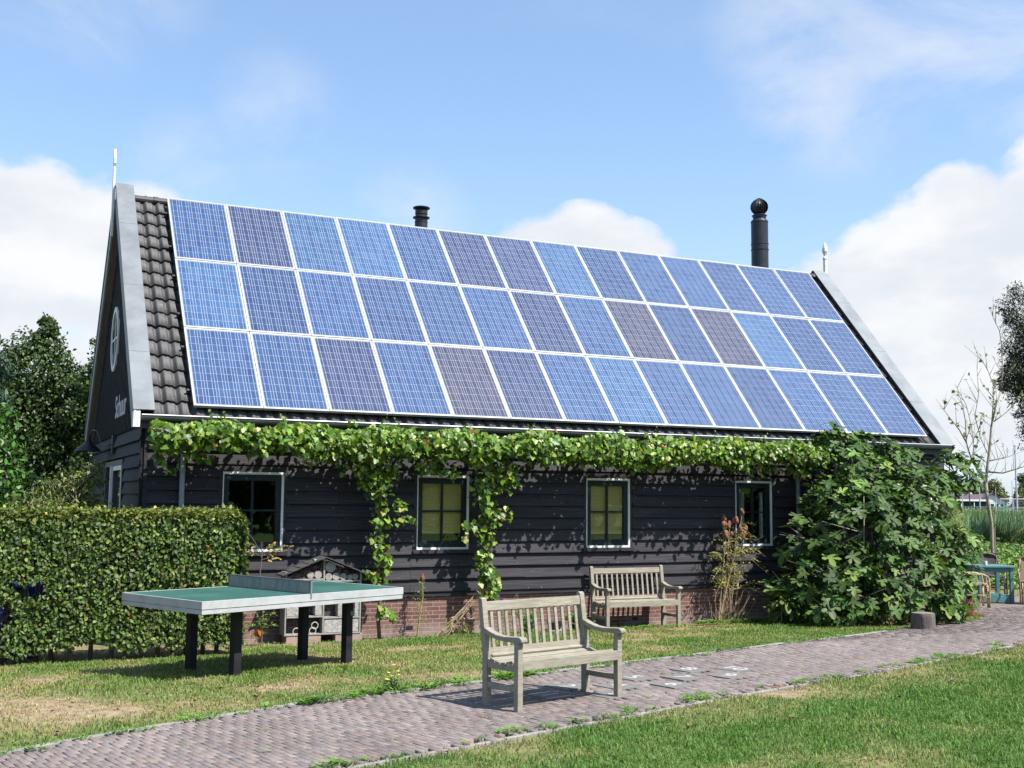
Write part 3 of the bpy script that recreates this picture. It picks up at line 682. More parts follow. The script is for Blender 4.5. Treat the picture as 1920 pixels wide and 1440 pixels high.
    big = flue('flue', *c, [(.19, 6.5), (.19, 7.47), (.20, 7.475), (.20, 7.49), (.19, 7.495), (.19, 7.60), (.198, 7.605), (.198, 7.62), (.19, 7.625), (.19, 8.10), (.196, 8.11), (.196, 8.13), (.17, 8.17), (.14, 8.19), (.135, 8.215), (.15, 8.22), (.15, 8.26), (.17, 8.265), (.17, 8.275), (.0, 8.28)])
    vs = MB(); R_ = .20
    for k in range(22):
        t0 = 2 * PI * k / 22; pts = []; vsx = []; fsx = []
        for q in range(9):
            ph = -PI / 2 * .72 + q / 8 * PI * .86; r = R_ * math.cos(ph); z = 8.47 + .19 * math.sin(ph)
            a0 = t0 + .12 * (q - 4) / 4; a1 = a0 + .30
            vsx += [(c[0] + r * math.cos(a0), c[1] + r * math.sin(a0), z), (c[0] + r * .86 * math.cos(a1), c[1] + r * .86 * math.sin(a1), z)]
        for q in range(8): fsx.append((q * 2, q * 2 + 1, q * 2 + 3, q * 2 + 2))
        vs.add(vsx, fsx)
    vs.lathe([(.13, 8.275), (.13, 8.30), (.04, 8.31), (.04, 8.64), (.07, 8.655), (.02, 8.675), (.0, 8.69)], (c[0], c[1], 0), 16)
    vs.build('cowl', mat('dark_polished_cowl', (.035, .035, .04), (.06, .06, .065), 6, .3, metal=.7), rf)
    # panel rails
    for r in range(3):
        for so in (.38, 1.32):
            s = r * 1.71624 + so; m = MB(); y, z = slope(s, -.075); m.box((-.055, -.02, -.0175), (14.06, .02, .0175), Matrix.Translation((0, y, z)) @ Matrix.Rotation(AL, 4, 'X'))
            for k in range(0, 15):
                yb, zb = slope(s, -.12); m.box((-.04 + k, -.03, -.03), (.0 + k, .03, .03), Matrix.Translation((0, yb, zb)) @ Matrix.Rotation(AL, 4, 'X'))
            m.build('mounting_rail', M_BLACK, rf)
    return rf
rf = roof()

def gutter():
    m = MB(); r = .072; yc = -.105; n = 12; vs = []; fs = []; X = [-.72] + [x for x in np.arange(1.3, 14.5, 2.0)] + [14.45]
    prof = [(yc + r * math.cos(PI + PI * k / n), 2.965 + .0 + r * math.sin(PI + PI * k / n)) for k in range(n + 1)]
    prof2 = [(yc + (r - .004) * math.cos(PI + PI * k / n), 2.965 + (r - .004) * math.sin(PI + PI * k / n)) for k in range(n + 1)]
    poly = prof + prof2[::-1]
    for a, b in zip(X[:-1], X[1:]): m.prism(poly, lambda p: (a + .001, p[0], p[1]), lambda p: (b - .001, p[0], p[1]))
    for a in X[1:-1]:
        q = [(yc + (r + .004) * math.cos(PI + PI * k / n), 2.965 + (r + .004) * math.sin(PI + PI * k / n)) for k in range(n + 1)]
        m.prism(q + prof[::-1], lambda p: (a - .02, p[0], p[1]), lambda p: (a + .02, p[0], p[1]))
    for x in (X[0], X[-1] - .004): m.prism(prof, lambda p: (x - .003, p[0], p[1]), lambda p: (x + .003, p[0], p[1]))
    g = m.build('gutter', M_ZINCD, barn)
    MB().tube([(X[0] - .005, yc - r - .002, 2.972), (X[-1] + .005, yc - r - .002, 2.972)], .009, 8).build('gutter_bead', M_RIM, g)
    f = MB(); f.box((BX0 - .15, -.028, 2.79), (BX1 + .15, -.008, 2.935)); f.box((BX0 - .16, -.006, 2.80), (BX1 + .16, BY0 + .02, 2.818)); f.build('eaves_board', M_BLACK, barn)
    b = MB(); b.box((-.835, -.19, 2.80), (-.745, -.02, 3.02)); b.build('eaves_end_box', M_WHITE, barn)
    for x in (-.12, 10.80):
        p = MB(); p.tube([(x, yc, 2.90), (x, yc, 2.82), (x, .0, 2.66), (x, .0, -.22)], .038, 12); 
        for z in (2.2, .9): p.tube([(x, .0, z), (x, .0, z + .03)], .045, 12)
        p.build('downpipe', mat('grey_zinc_pipe', (.20, .23, .24), (.28, .32, .33), 4, .5, metal=.3), barn, smooth=False)
gutter()

def sign():
    c = bpy.data.curves.new('lettering', 'FONT'); c.body = "Schuur"; c.size = .52; c.extrude = .003; c.offset = .006; c.space_character = 1.0
    tmp = bpy.data.objects.new('tmp', c); COL.objects.link(tmp); bpy.context.view_layer.update()
    me = bpy.data.meshes.new_from_object(tmp.evaluated_get(bpy.context.evaluated_depsgraph_get())); bpy.data.objects.remove(tmp)
    me.materials.clear(); me.materials.append(mat('pale_grey_sign_letter', (.50, .50, .53), (.58, .58, .60), 6, .6))
    o = bpy.data.objects.new('sign_lettering', me); COL.objects.link(o); o.parent = barn
    o.matrix_local = Matrix.Translation(Vector((BX0 - .05, 3.42, 3.13)) - Vector(barn.location)) @ Matrix(((0, 0, -1, 0), (-1, 0, 0, 0), (0, 1, 0, 0), (0, 0, 0, 1)))
sign()

def wall_lamp():
    o = thing('wall_lamp', 'black gooseneck lamp with a wide cone shade on the left gable of the barn', 'lamp', (BX0 - .03, 3.45, 2.70))
    m = MB(); m.box((-.0, -.05, -.16), (-.05, .05, .16)); m.build('wall_plate', M_BLACK, o, world=False, bevel=.004)
    a = MB(); a.tube([(-.05, .02, .0), (-.10, .3, .0), (-.16, .62, .04), (-.18, .72, .16), (-.22, .86, .27), (-.27, 1.0, .28), (-.30, 1.1, .22), (-.30, 1.12, .12)], .014, 8); a.build('arm', M_BLACK, o, world=False, smooth=True)
    s = MB(); s.lathe([(.03, .14), (.04, .12), (.05, .09), (.07, .06), (.22, -.07), (.23, -.085), (.215, -.078), (.06, .05), (.0, .06)], (-.32, 1.12, 0), 24); s.build('shade', M_TUBE, o, world=False)
wall_lamp()

# ------------------------------------------------------------------ solar panels
def cell_mat():
    m = bpy.data.materials.new('polycrystalline_cells'); m.use_nodes = True; t = NT(m.node_tree)
    tc = t.n('ShaderNodeTexCoord').outputs['Object']; s = t.n('ShaderNodeSeparateXYZ'); t.put(s, 0, tc)
    oi = t.n('ShaderNodeObjectInfo')
    cx = t.m('DIVIDE', t.m('SUBTRACT', s.outputs[0], .037), .1543); cy = t.m('DIVIDE', t.m('SUBTRACT', s.outputs[1], .040), .1623)
    fx = t.m('FRACT', cx); fy = t.m('FRACT', cy); ix = t.m('FLOOR', cx); iy = t.m('FLOOR', cy)
    ax = t.m('ABSOLUTE', t.m('SUBTRACT', fx, .5)); ay = t.m('ABSOLUTE', t.m('SUBTRACT', fy, .5))
    gap = t.m('MAXIMUM', t.m('GREATER_THAN', ax, .484), t.m('GREATER_THAN', ay, .489))
    bus = t.m('MAXIMUM', t.m('LESS_THAN', t.m('ABSOLUTE', t.m('SUBTRACT', fx, .27)), .0155), t.m('LESS_THAN', t.m('ABSOLUTE', t.m('SUBTRACT', fx, .73)), .0155))
    line = t.m('MAXIMUM', gap, bus)
    idv = t.n('ShaderNodeCombineXYZ'); t.put(idv, 0, ix); t.put(idv, 1, iy); t.put(idv, 2, t.m('MULTIPLY', oi.outputs['Random'], 57.0))
    wn = t.n('ShaderNodeTexWhiteNoise', noise_dimensions='3D'); t.put(wn, 'Vector', idv)
    off = t.n('ShaderNodeVectorMath', operation='ADD'); t.put(off, 0, tc); cc = t.n('ShaderNodeCombineXYZ'); t.put(cc, 0, t.m('MULTIPLY', oi.outputs['Random'], 91.0)); t.put(cc, 1, t.m('MULTIPLY', oi.outputs['Random'], 33.0)); t.put(off, 1, cc)
    vo_ = t.n('ShaderNodeTexVoronoi'); t.put(vo_, 'Vector', t.map(off.outputs[0], (1, .55, 1))); t.put(vo_, 'Scale', 42.0)
    vs_ = t.n('ShaderNodeSeparateColor'); t.put(vs_, 0, vo_.outputs['Color'])
    big = t.noise(off.outputs[0], 2.2, 3, .5)
    val = t.m('ADD', t.m('ADD', t.m('MULTIPLY', wn.outputs[0], .42), t.m('MULTIPLY', vs_.outputs[0], .38)), t.m('MULTIPLY', big, .5))
    base = t.mix(1.0, oi.outputs['Color'], t.mix(t.ramp(val, .25, 1.1, False), (.72, .70, .76), (1.25, 1.34, 1.2)), 'MULTIPLY')
    purple = t.mix(1.0, base, (1.25, .95, .90), 'MULTIPLY'); base = t.mix(t.m('MULTIPLY', t.m('GREATER_THAN', wn.outputs[0], .72), .55), base, purple)
    col = t.mix(line, base, (.40, .43, .49))
    inside = t.m('MULTIPLY', t.m('MULTIPLY', t.m('GREATER_THAN', s.outputs[0], .037), t.m('LESS_THAN', s.outputs[0], .963)), t.m('MULTIPLY', t.m('GREATER_THAN', s.outputs[1], .040), t.m('LESS_THAN', s.outputs[1], 1.663)))
    col = t.mix(inside, (.30, .31, .33), col)
    p = t.n('ShaderNodeBsdfPrincipled', ins={'Base Color': col, 'Roughness': .22, 'Specular IOR Level': .5, 'Coat Weight': .8, 'Coat Roughness': .05})
    t.put(t.n('ShaderNodeOutputMaterial'), 0, p); return m
M_CELL = cell_mat()
BLUE = (.033, .071, .178); NAVY = (.029, .058, .150); VIO = (.038, .051, .122); BRN = (.052, .050, .086); SKYB = (.040, .096, .212)
PT = ["BVSSBVVSNBBNBN", "SNBNBBVBRNRSNN", "BBVBRVBSBBNBBN"]        # top, middle, bottom rows
CODE = dict(B=BLUE, N=NAVY, V=VIO, R=BRN, S=SKYB)
PW, PH, PIT = .992, 1.702, 1.71624
def panels():
    f = MB(); e = .027; h = .042
    f.box((0, 0, -h), (PW, e, 0)); f.box((0, PH - e, -h), (PW, PH, 0)); f.box((0, e, -h), (e * .8, PH - e, 0)); f.box((PW - e * .8, e, -h), (PW, PH - e, 0))
    names = {2: 'top', 1: 'middle', 0: 'bottom'}; od = ['first', 'second', 'third', 'fourth', 'fifth', 'sixth', 'seventh', 'eighth', 'ninth', 'tenth', 'eleventh', 'twelfth', 'thirteenth', 'last']
    look = dict(B='blue', N='deep blue', V='violet blue', R='brownish purple', S='bright blue')
    fm = cmn = None
    for r in (2, 1, 0):
        for c in range(14):
            code = PT[2 - r][c]
            s = r * PIT; y, z = slope(s, 0)
            o = thing('solar_panel', '%s solar panel, %s from the left in the %s row on the barn roof' % (look[code], od[c], names[r]), 'solar panel', (c * 1.0 + .004, y, z), 0, 'solar panels covering the barn roof')
            o.rotation_euler = (AL, 0, 0)
            if fm is None:
                fr = f.build('frame', M_ALU, o, world=False); fm = fr
                q = MB(); q.box((e * .8, e, -.03), (PW - e * .8, PH - e, -.004)); ce = q.build('cell_surface', M_CELL, o, world=False); cmn = ce
            else:
                fr = fm.copy(); COL.objects.link(fr); fr.parent = o; ce = cmn.copy(); COL.objects.link(ce); ce.parent = o
            k = CODE[code]; j = random.uniform(.92, 1.08); ce.color = (k[0] * j, k[1] * j, k[2] * j, 1)
            o.rotation_euler = (AL + random.uniform(-.002, .002), random.uniform(-.0015, .0015), 0)
panels()

# ------------------------------------------------------------------ garden benches
def teak():
    m = bpy.data.materials.new('weathered_teak'); m.use_nodes = True; t = NT(m.node_tree)
    tc = t.n('ShaderNodeTexCoord').outputs['Generated']; ob = t.n('ShaderNodeTexCoord').outputs['Object']
    a = t.noise(t.map(ob, (2.5, 30, 30)), 2.4, 6, .62); b = t.noise(ob, 6, 5, .6); c = t.noise(t.map(ob, (1, 1, 1), loc=(3, 5, 9)), 17, 4, .6)
    col = t.mix(t.ramp(a, .3, .7), (.230, .206, .160), (.345, .318, .258)); col = t.mix(t.m('MULTIPLY', t.ramp(b, .45, .7), .5), col, (.18, .185, .125))
    col = t.mix(t.m('MULTIPLY', t.ramp(c, .66, .8), .6), col, (.12, .10, .075)); col = t.mix(t.m('MULTIPLY', t.ramp(c, .32, .2), .6), col, (.44, .43, .385))
    p = t.n('ShaderNodeBsdfPrincipled', ins={'Base Color': col, 'Roughness': .85, 'Specular IOR Level': .25})
    bb = t.n('ShaderNodeBump', ins={'Strength': .5, 'Distance': .004, 'Height': a}); t.put(p, 'Normal', bb)
    t.put(t.n('ShaderNodeOutputMaterial'), 0, p); return m
M_TEAK = teak()
def bench(label, loc, rz, w=1.28, d=.44, h=.94):
    o = thing('garden_bench', label, 'bench', loc, rz, 'weathered wooden garden benches')
    B = lambda mb, n, bv=.004: mb.build(n, M_TEAK, o, world=False, bevel=bv)
    t = .058; x = w / 2 - t / 2; yf = -d / 2; yb = d / 2; k = h / .94
    for s in (-1, 1):
        B(MB().box((s * x - t / 2, yf - t / 2 + .0, -.01), (s * x + t / 2, yf + t / 2, .60 * k)), 'leg')
        pr = [(yb - .035, -.01), (yb + .03, -.01), (yb + .032, .42), (yb + .105, h - .015), (yb + .095, h), (yb + .070, h + .006), (yb + .048, h - .010), (yb - .028, .44)]
        B(MB().prism(pr, lambda p: (s * x - t / 2, p[0], p[1]), lambda p: (s * x + t / 2, p[0], p[1])), 'leg')
        # arm: dips then scrolls down at the front
        ya = [(yb + .005, .685), (yb - .08, .655), (yb - .17, .635), (yb - .28, .628), (yf - .01, .640), (yf - .05, .640), (yf - .078, .622), (yf - .080, .600), (yf - .06, .588), (yf - .02, .59), (yb - .28, .585), (yb - .17, .592), (yb - .08, .608), (yb + .0, .632)]
        B(MB().prism([(a, b * k) for a, b in ya], lambda p: (s * x - .036, p[0], p[1]), lambda p: (s * x + .036, p[0], p[1])), 'armrest', .006)
        B(MB().box((s * x - .018, yf + t / 2 - .004, .155), (s * x + .018, yb - .030, .205)), 'stretcher')
        sr = [(yf + t / 2 - .004, .33), (yb - .02, .33), (yb - .02, .415), (yb - .10, .385), (yf + .14, .372), (yf + t / 2 - .004, .40)]
        B(MB().prism([(a, b * k) for a, b in sr], lambda p: (s * x - .016, p[0], p[1]), lambda p: (s * x + .016, p[0], p[1])), 'side_rail')
    se = MB(); n = 6; span = yb - yf - .06
    for i in range(n):
        u = i / (n - 1); y = yf + .045 + u * span; z = (.425 - .040 * math.sin(PI * min(u * 1.0, 1)) + (.012 if u > .9 else 0)) * k
        tilt = math.atan2(-.04 * PI * math.cos(PI * u), span)
        m = Matrix.Translation((0, y, z)) @ Matrix.Rotation(tilt, 4, 'X')
        xx = w / 2 - (t + .002 if i in (0, n - 1) else .012)
        se.box((-xx, -.0315, -.011), (xx, .0315, .011), m)
    se.box((-w / 2 + t - .002, yf - .030, .345 * k), (w / 2 - t + .002, yf + .004, .432 * k)); se.box((-w / 2 + t, yb - .022, .34 * k), (w / 2 - t, yb + .0, .40 * k))
    se.box((-.02, yf + .006, .335 * k), (.02, yb - .024, .372 * k)); B(se, 'seat')
    b = MB(); lean = lambda z: yb + .002 + (z - .42) * .145
    b.beam((-w / 2 + t - .003, lean(h - .075), h - .075), (w / 2 - t + .003, lean(h - .075), h - .075), .034, .085, (0, .14, 1))
    b.beam((-w / 2 + t - .003, lean(.47), .47), (w / 2 - t + .003, lean(.47), .47), .030, .05, (0, .14, 1))
    ns = 13; step = (w - 2 * t) / (ns + .35)
    for i in range(ns):
        xx = -w / 2 + t + step * (i + .68); b.beam((xx, lean(.49), .485), (xx, lean(h - .11), h - .115), .034, .016, (0, -1, .14))
    B(b, 'backrest', .003); return o
bench('pale grey weathered wooden bench standing alone on the brick path in front', (2.112, -7.078, .018), D2R(14.5), 1.28, .44, .935)
bench('brownish weathered wooden bench against the barn wall between the third and fourth window', (7.13, -.36, -.215), D2R(-.3), 1.40, .46, .975)

# ------------------------------------------------------------------ table tennis table
def pingpong():
    o = thing('table_tennis_table', 'green outdoor table tennis table with white edges and four black legs on the grass', 'table', (-.68, -4.88, -.0), D2R(23.4))
    L, Wd, z = 2.74, 1.51, .808
    top = mat('green_table_paint', (.030, .105, .085), (.045, .135, .11), 1.8, .42, .05, spots=((.07, .16, .13), 9, .66))
    edge = mat('white_table_edge', (.34, .355, .35), (.42, .43, .43), 5, .55, .1, spots=((.34, .34, .32), 34, .74))
    t = MB(); t.box((.02, .02, z - .03), (L / 2 - .004, Wd - .02, z)); t.box((L / 2 + .004, .02, z - .03), (L - .02, Wd - .02, z)); t.build('tabletop', top, o, world=False)
    e = MB()
    for z0, z1, i in ((z - .078, z + .002, 0), (z - .128, z - .082, .006)):
        e.box((i, i, z0), (L - i, .022, z1)); e.box((i, Wd - .022, z0), (L - i, Wd - i, z1)); e.box((i, .022, z0), (.022, Wd - .022, z1)); e.box((L - .022, .022, z0), (L - i, Wd - .022, z1))
    for q in range(14): x = .1 + q * .195; e.tube([(x, -.002, z - .04), (x, .002, z - .04)], .005, 8)
    for q in range(8): x = .1 + q * .19; e.tube([(-.002, x, z - .04), (.002, x, z - .04)], .005, 8)
    e.build('edge_rim', edge, o, world=False, bevel=.003)
    leg = mat('black_leg_paint', (.010, .010, .013), (.022, .021, .025), 5, .6, .15, spec=.2)
    foot = mat('bare_concrete_foot', (.13, .13, .13), (.2, .2, .2), 14, .9)
    for x, y, dz in ((.70, .40, -.03), (.66, 1.16, -.1), (2.20, .36, -.12), (2.17, 1.12, -.16)):
        g = MB().box((x - .047, y - .047, dz - .1), (x + .047, y + .047, z - .13)).build('leg', leg, o, world=False, bevel=.006)
    MB().box((2.20 - .0, .36 - .056, .50), (2.20 + .045, .36 - .053, .55)).build('label_plate', M_ZINC, g, world=False)
    n = MB(); x = L / 2; n.box((x - .006, .03, z + .004), (x + .006, Wd - .01, z + .128))
    netm = mat('perforated_net_panel', (.18, .21, .20), (.32, .30, .26), 9, .6, .3, bscale=120, stretch=(1, 2, .6))
    pn = n.build('net', netm, o, world=False)
    r = MB(); r.box((x - .011, .0, z + .129), (x + .011, Wd, z + .142)); r.box((x - .011, -.004, z - .05), (x + .011, .014, z + .142)); r.box((x - .011, Wd - .012, z), (x + .011, Wd + .002, z + .142)); r.box((x - .010, .015, z + .001), (x + .010, Wd - .013, z + .008))
    r.build('net_frame', M_ZINC, pn, world=False)
pingpong()

# ------------------------------------------------------------------ insect hotel
def dots_mat(name, ground_, dot, scale, thr, ring=False, rough=.85):
    m = bpy.data.materials.new(name); m.use_nodes = True; t = NT(m.node_tree)
    tc = t.n('ShaderNodeTexCoord').outputs['Object']; cx = t.n('ShaderNodeSeparateXYZ'); t.put(cx, 0, tc); c2 = t.n('ShaderNodeCombineXYZ'); t.put(c2, 0, cx.outputs[0]); t.put(c2, 1, cx.outputs[2])
    v = t.n('ShaderNodeTexVoronoi'); t.put(v, 'Vector', c2); t.put(v, 'Scale', scale); t.put(v, 'Randomness', .75)
    d = v.outputs['Distance']; k = t.m('LESS_THAN', d, thr)
    if ring: k = t.m('MULTIPLY', t.m('LESS_THAN', d, thr), t.m('GREATER_THAN', d, thr * .55))
    cc = t.n('ShaderNodeSeparateColor'); t.put(cc, 0, v.outputs['Color'])
    g = t.mix(t.ramp(t.noise(tc, 20, 4), .3, .7), tuple(q * .75 for q in ground_), ground_)
    col = t.mix(k, g, t.mix(cc.outputs[0], dot, tuple(min(1, q * 1.8) for q in dot)))
    p = t.n('ShaderNodeBsdfPrincipled', ins={'Base Color': col, 'Roughness': rough})
    bb = t.n('ShaderNodeBump', ins={'Strength': .8, 'Distance': .01}); t.put(bb, 'Height', t.m('MULTIPLY', k, -1.0)); t.put(p, 'Normal', bb)
    t.put(t.n('ShaderNodeOutputMaterial'), 0, p); return m
def insect_hotel():
    o = thing('insect_hotel', 'large insect hotel with pitched shingle roof leaning against the barn behind the table', 'insect hotel', (1.89, -.16, -.23))
    wood = mat('silver_grey_plank', (.22, .215, .20), (.32, .31, .29), 6, .85, .3, stretch=(4, 1, 1))
    drill = dots_mat('drilled_pale_block', (.42, .41, .38), (.04, .035, .03), 62, .0052 * 62)
    twig = dots_mat('packed_dark_twigs', (.045, .038, .034), (.17, .145, .125), 48, .0065 * 48, True)
    stick = mat('brown_sticks', (.12, .085, .065), (.32, .27, .22), 22, .9, .5, stretch=(1, 1, 3))
    cut = dots_mat('log_end', (.36, .33, .30), (.07, .06, .05), 70, .004 * 70)
    zb, ze, za = .13, .98, 1.215; W2 = .565
    f = MB(); D0, D1 = -.14, .15
    f.box((-W2, D0, zb), (-W2 + .022, D1, ze + .03)); f.box((W2 - .022, D0, zb), (W2, D1, ze + .03)); f.box((-.012, D0, zb), (.012, D1, za - .05)); f.box((-W2, D0, zb - .02), (W2, D1, zb))
    for x0, x1, z in ((-W2 + .023, -.013, .90), (.013, W2 - .023, .87), (-W2 + .023, -.013, .70), (.013, W2 - .023, .66), (-W2 + .023, -.013, .37), (.013, W2 - .023, .345)): f.box((x0, D0, z - .011), (x1, D1, z + .011))
    f.build('frame', wood, o, world=False, bevel=.002)
    MB().prism([(-W2 + .03, zb + .01), (W2 - .03, zb + .01), (W2 - .03, ze), (0, za - .04), (-W2 + .03, ze)], lambda p: (p[0], .0, p[1]), lambda p: (p[0], D1 - .004, p[1])).build('back_panel', twig, o, world=False)
    for x0, x1, z0, z1 in ((.02, W2 - .03, zb + .005, .325), (-W2 + .03, -.30, .385, .52), (-.12, -.02, .385, .56), (.22, .33, .36, .58), (W2 - .09, W2 - .03, .36, .60)): MB().box((x0, D0 + .012, z0), (x1, .02, z1)).build('drilled_block', drill, o, world=False, bevel=.003)
    s = MB()
    for k in range(230):
        left = k < 130; x = random.uniform(-W2 + .03, -.03) if left else random.uniform(.03, W2 - .04); z0 = .915 if left else .885
        zt = za - .06 - abs(x) * .42; z = random.uniform(z0, max(z0 + .01, zt)); a = random.uniform(-1.2, 1.2) * 1.3; L_ = random.uniform(.02, .06)
        x1 = min(max(x + L_ * math.cos(a), -W2 + .03), W2 - .03); z1 = min(max(z + L_ * math.sin(a), z0), za - .05 - abs(x1) * .42)
        s.tube([(x, D0 + random.uniform(.02, .06), z), (x1, D0 + random.uniform(.01, .05), z1)], random.uniform(.002, .005), 5)
        s.tube([(x, D0 + .04, z), (x * .5, D0 + .05, z0)], .002, 3) if k % 9 == 0 else None
    s.build('stick_filling', stick, o, world=False)
    def disc(x, z, r, m, nm='log_slice'):
        MB().tube([(x, D0 + .008, z), (x, .02, z)], r, 18).build(nm, m, o, world=False)
    pale = mat('pale_cut_log', (.28, .27, .26), (.38, .37, .36), 25, .85)
    disc(.095, 1.075, .078, pale)
    for x, r in ((.07, .052), (.18, .055), (.29, .050), (.39, .038), (.47, .045)): disc(x, .882 + r, r, cut)
    for x, r in ((-.20, .05), (-.09, .055)): disc(x, .912 + r, r, cut)
    q = MB()
    for row, (z, xs) in enumerate(((.80, np.arange(.06, .53, .098)), (.81, np.arange(-.50, -.04, .10)), (.17, [-.39, -.15]), (.245, [-.12]))):
        for x in xs:
            n = 16; R1 = .042 if row < 2 else .048
            if row == 0: z = .672 + R1
            if row == 1: z = .712 + R1
            pts = [(x + R1 * math.cos(2 * PI * k / n), D0 + .01, z + R1 * math.sin(2 * PI * k / n)) for k in range(n + 1)]; q.tube(pts, .006, 6, cap=False)
    q.build('pipe_ring', mat('pale_bamboo', (.45, .42, .38), (.58, .55, .5), 9, .8), o, world=False)
    shg = mat('dark_roof_felt', (.04, .038, .038), (.075, .07, .07), 12, .9, .5)
    r = MB()
    for sgn in (-1, 1):
        n = 5
        for k in range(n):
            u0, u1 = k / n, (k + 1) / n
            def P(u, o_): return (sgn * (W2 + .075) * (1 - u), za + .012 - (1 - u) * (W2 + .075) * .405 + o_)
            a0 = P(u0, .010); a1 = P(min(u1 + .03, 1), .0); b1 = P(min(u1 + .03, 1), -.014); b0 = P(u0, -.008)
            r.prism([a0, a1, b1, b0], lambda p: (p[0], D0 - .09 - .002 * k, p[1]), lambda p: (p[0], D1 - .01, p[1]))
    r.build('roof', shg, o, world=False)
    MB().box((-.16, D0 - .02, 1.172), (-.08, D0 + .05, 1.19), Matrix.Rotation(-.0, 4, 'Y')).build('roof_patch', mat('pale_green_patch', (.30, .42, .38), (.4, .5, .46), 9, .7), o, world=False)
    bl = mat('pinkish_stone_block', (.27, .19, .16), (.36, .27, .23), 9, .9, .4)
    for x in (-.42, -.12, .30, .50): MB().box((x - .11, D0 + .01, -.05), (x + .095, D1 - .03, .108)).build('support_brick', bl, o, world=False, bevel=.005)
insect_hotel()

# ------------------------------------------------------------------ planting
M_VINE = leafmat('grape_leaf', .34, .42, .45, (1.25, 1.25, .5))
M_BARK = mat('brown_bark', (.10, .075, .055), (.19, .15, .115), 14, .9, .8, stretch=(3, 3, 1))
M_BARKG = mat('grey_green_bark', (.20, .18, .13), (.33, .31, .23), 9, .85, .5, stretch=(2, 2, 1))
VC = [(.115, .215, .024), (.16, .285, .034), (.08, .16, .02), (.24, .36, .055), (.34, .39, .09), (.055, .115, .02)]
def vine(name, x0, x1, trunk, tx, label, seed):
    global rng; rng = np.random.default_rng(seed)
    o = thing(name, label, 'vine', (tx, -.2, -.22), 0, 'grape vines trained along the eaves')
    # woody stem and canes
    m = MB(); m.tube(trunk, [.032 - .010 * i / len(trunk) for i in range(len(trunk))], 8)
    top = trunk[-1]
    for k, (sx, zz, yy) in enumerate(((x0 + .1, 2.55, -.36), (x1 - .05, 2.62, -.42), (x0 + .4, 2.78, -.3), (x1 - .4, 2.42, -.28))):
        n = 14; pts = [Vector(top).lerp(Vector((sx, yy, zz)), i / n) + Vector((0, .04 * math.sin(i * 1.7 + k), .05 * math.sin(i * 1.3 + 2 * k) + .06 * math.sin(PI * i / n))) for i in range(n + 1)]
        m.tube(pts, [.016 - .008 * i / n for i in range(n + 1)], 6)
    m.build('stem', M_BARK, o, smooth=True)
    P = []; 
    n = int((x1 - x0) * 760); x = rng.uniform(x0, x1, n); zl = 2.68 - .44 * fbm(x * 2.4, x * 0 + seed, 1, 4) ; zh = 2.895 + .05 * np.sin(x * 5.1) + .07 * (fbm(x * 2.2, x * 0 + 9, 1, 3) - .5)
    u = rng.beta(1.25, 1.15, n); z = zl + (zh - zl) * u; yc = -.42 - .12 * np.sin(PI * u); th = rng.normal(0, .16, n); y = np.minimum(yc + th, -.10); y = np.where(z > 2.87, np.minimum(y, -.22), y)
    P.append(np.stack([x, y, z], 1))
    def blob(c, r, n): d = rdir(n) * (rng.random((n, 1)) ** .4) * np.array(r); P.append(np.array(c) + d)
    for b in BL[name]: blob(*b)
    P = np.concatenate(P)
    # shoots reaching up past the gutter
    for k in range(int((x1 - x0) * 1.6)):
        xs = rng.uniform(x0 + .5, x1 - .1); h = rng.uniform(.05, .22); q = rng.integers(3, 7); t = np.linspace(0, 1, q)
        P = np.concatenate([P, np.stack([xs + .05 * np.sin(t * 3 + k), -.24 + 0 * t - .02 * t, 2.92 + h * t], 1)])
    n = len(P); N = norm(np.array([.15, -.75, .55]) + rng.normal(0, .55, (n, 3))); Dd = norm(np.array([0, -.35, -.9]) + rng.normal(0, .45, (n, 3)))
    sz = rng.uniform(.04, .078, n) + .045 * rng.random(n) ** 2; sz[P[:, 2] > 3.0] *= .55
    col = pick(VC, n, .16, [.24, .24, .18, .16, .09, .09]); br = rng.random(n) < .012; col[br] = (.25, .11, .04)
    leafcloud('foliage', P, N, Dd, sz, 'vine', M_VINE, o, col); return o
BL = {'grape_vine': [((-.35, -.45, 2.40), (.26, .16, .24), 50), ((.1, -.45, 2.44), (.2, .2, .12), 16), ((2.65, -.34, 2.18), (.36, .18, .38), 190), ((2.35, -.4, 2.34), (.45, .2, .18), 70), ((2.72, -.30, 1.72), (.15, .12, .28), 38), ((2.70, -.30, 1.50), (.16, .12, .12), 30), ((3.02, -.34, 1.52), (.30, .1, .09), 32), ((2.98, -.34, 1.72), (.14, .1, .12), 22), ((2.72, -.28, 1.22), (.17, .12, .14), 45), ((2.74, -.28, .96), (.16, .12, .16), 45), ((2.70, -.26, .72), (.24, .12, .14), 55), ((2.72, -.26, .56), (.14, .1, .12), 22), ((2.88, -.28, .12), (.16, .1, .10), 26), ((2.74, -.3, .22), (.1, .1, .1), 8), ((3.40, -.46, 2.32), (.24, .12, .14), 46), ((3.75, -.5, 2.26), (.22, .1, .10), 22)],
      'grape_vine_right': [((4.62, -.36, 2.22), (.42, .2, .28), 190), ((4.36, -.34, 1.95), (.2, .16, .28), 62), ((4.50, -.32, 1.60), (.22, .14, .26), 78), ((4.78, -.32, 1.62), (.12, .1, .12), 24), ((4.46, -.30, 1.25), (.15, .12, .24), 58), ((4.42, -.30, .92), (.13, .12, .22), 50), ((4.52, -.30, .64), (.19, .12, .18), 62), ((4.52, -.30, .42), (.15, .12, .14), 46), ((4.16, -.32, 1.42), (.2, .08, .18), 20), ((7.2, -.45, 2.4), (.4, .14, .14), 50), ((9.6, -.45, 2.42), (.5, .14, .14), 60), ((10.5, -.45, 2.55), (.4, .2, .3), 120)]}
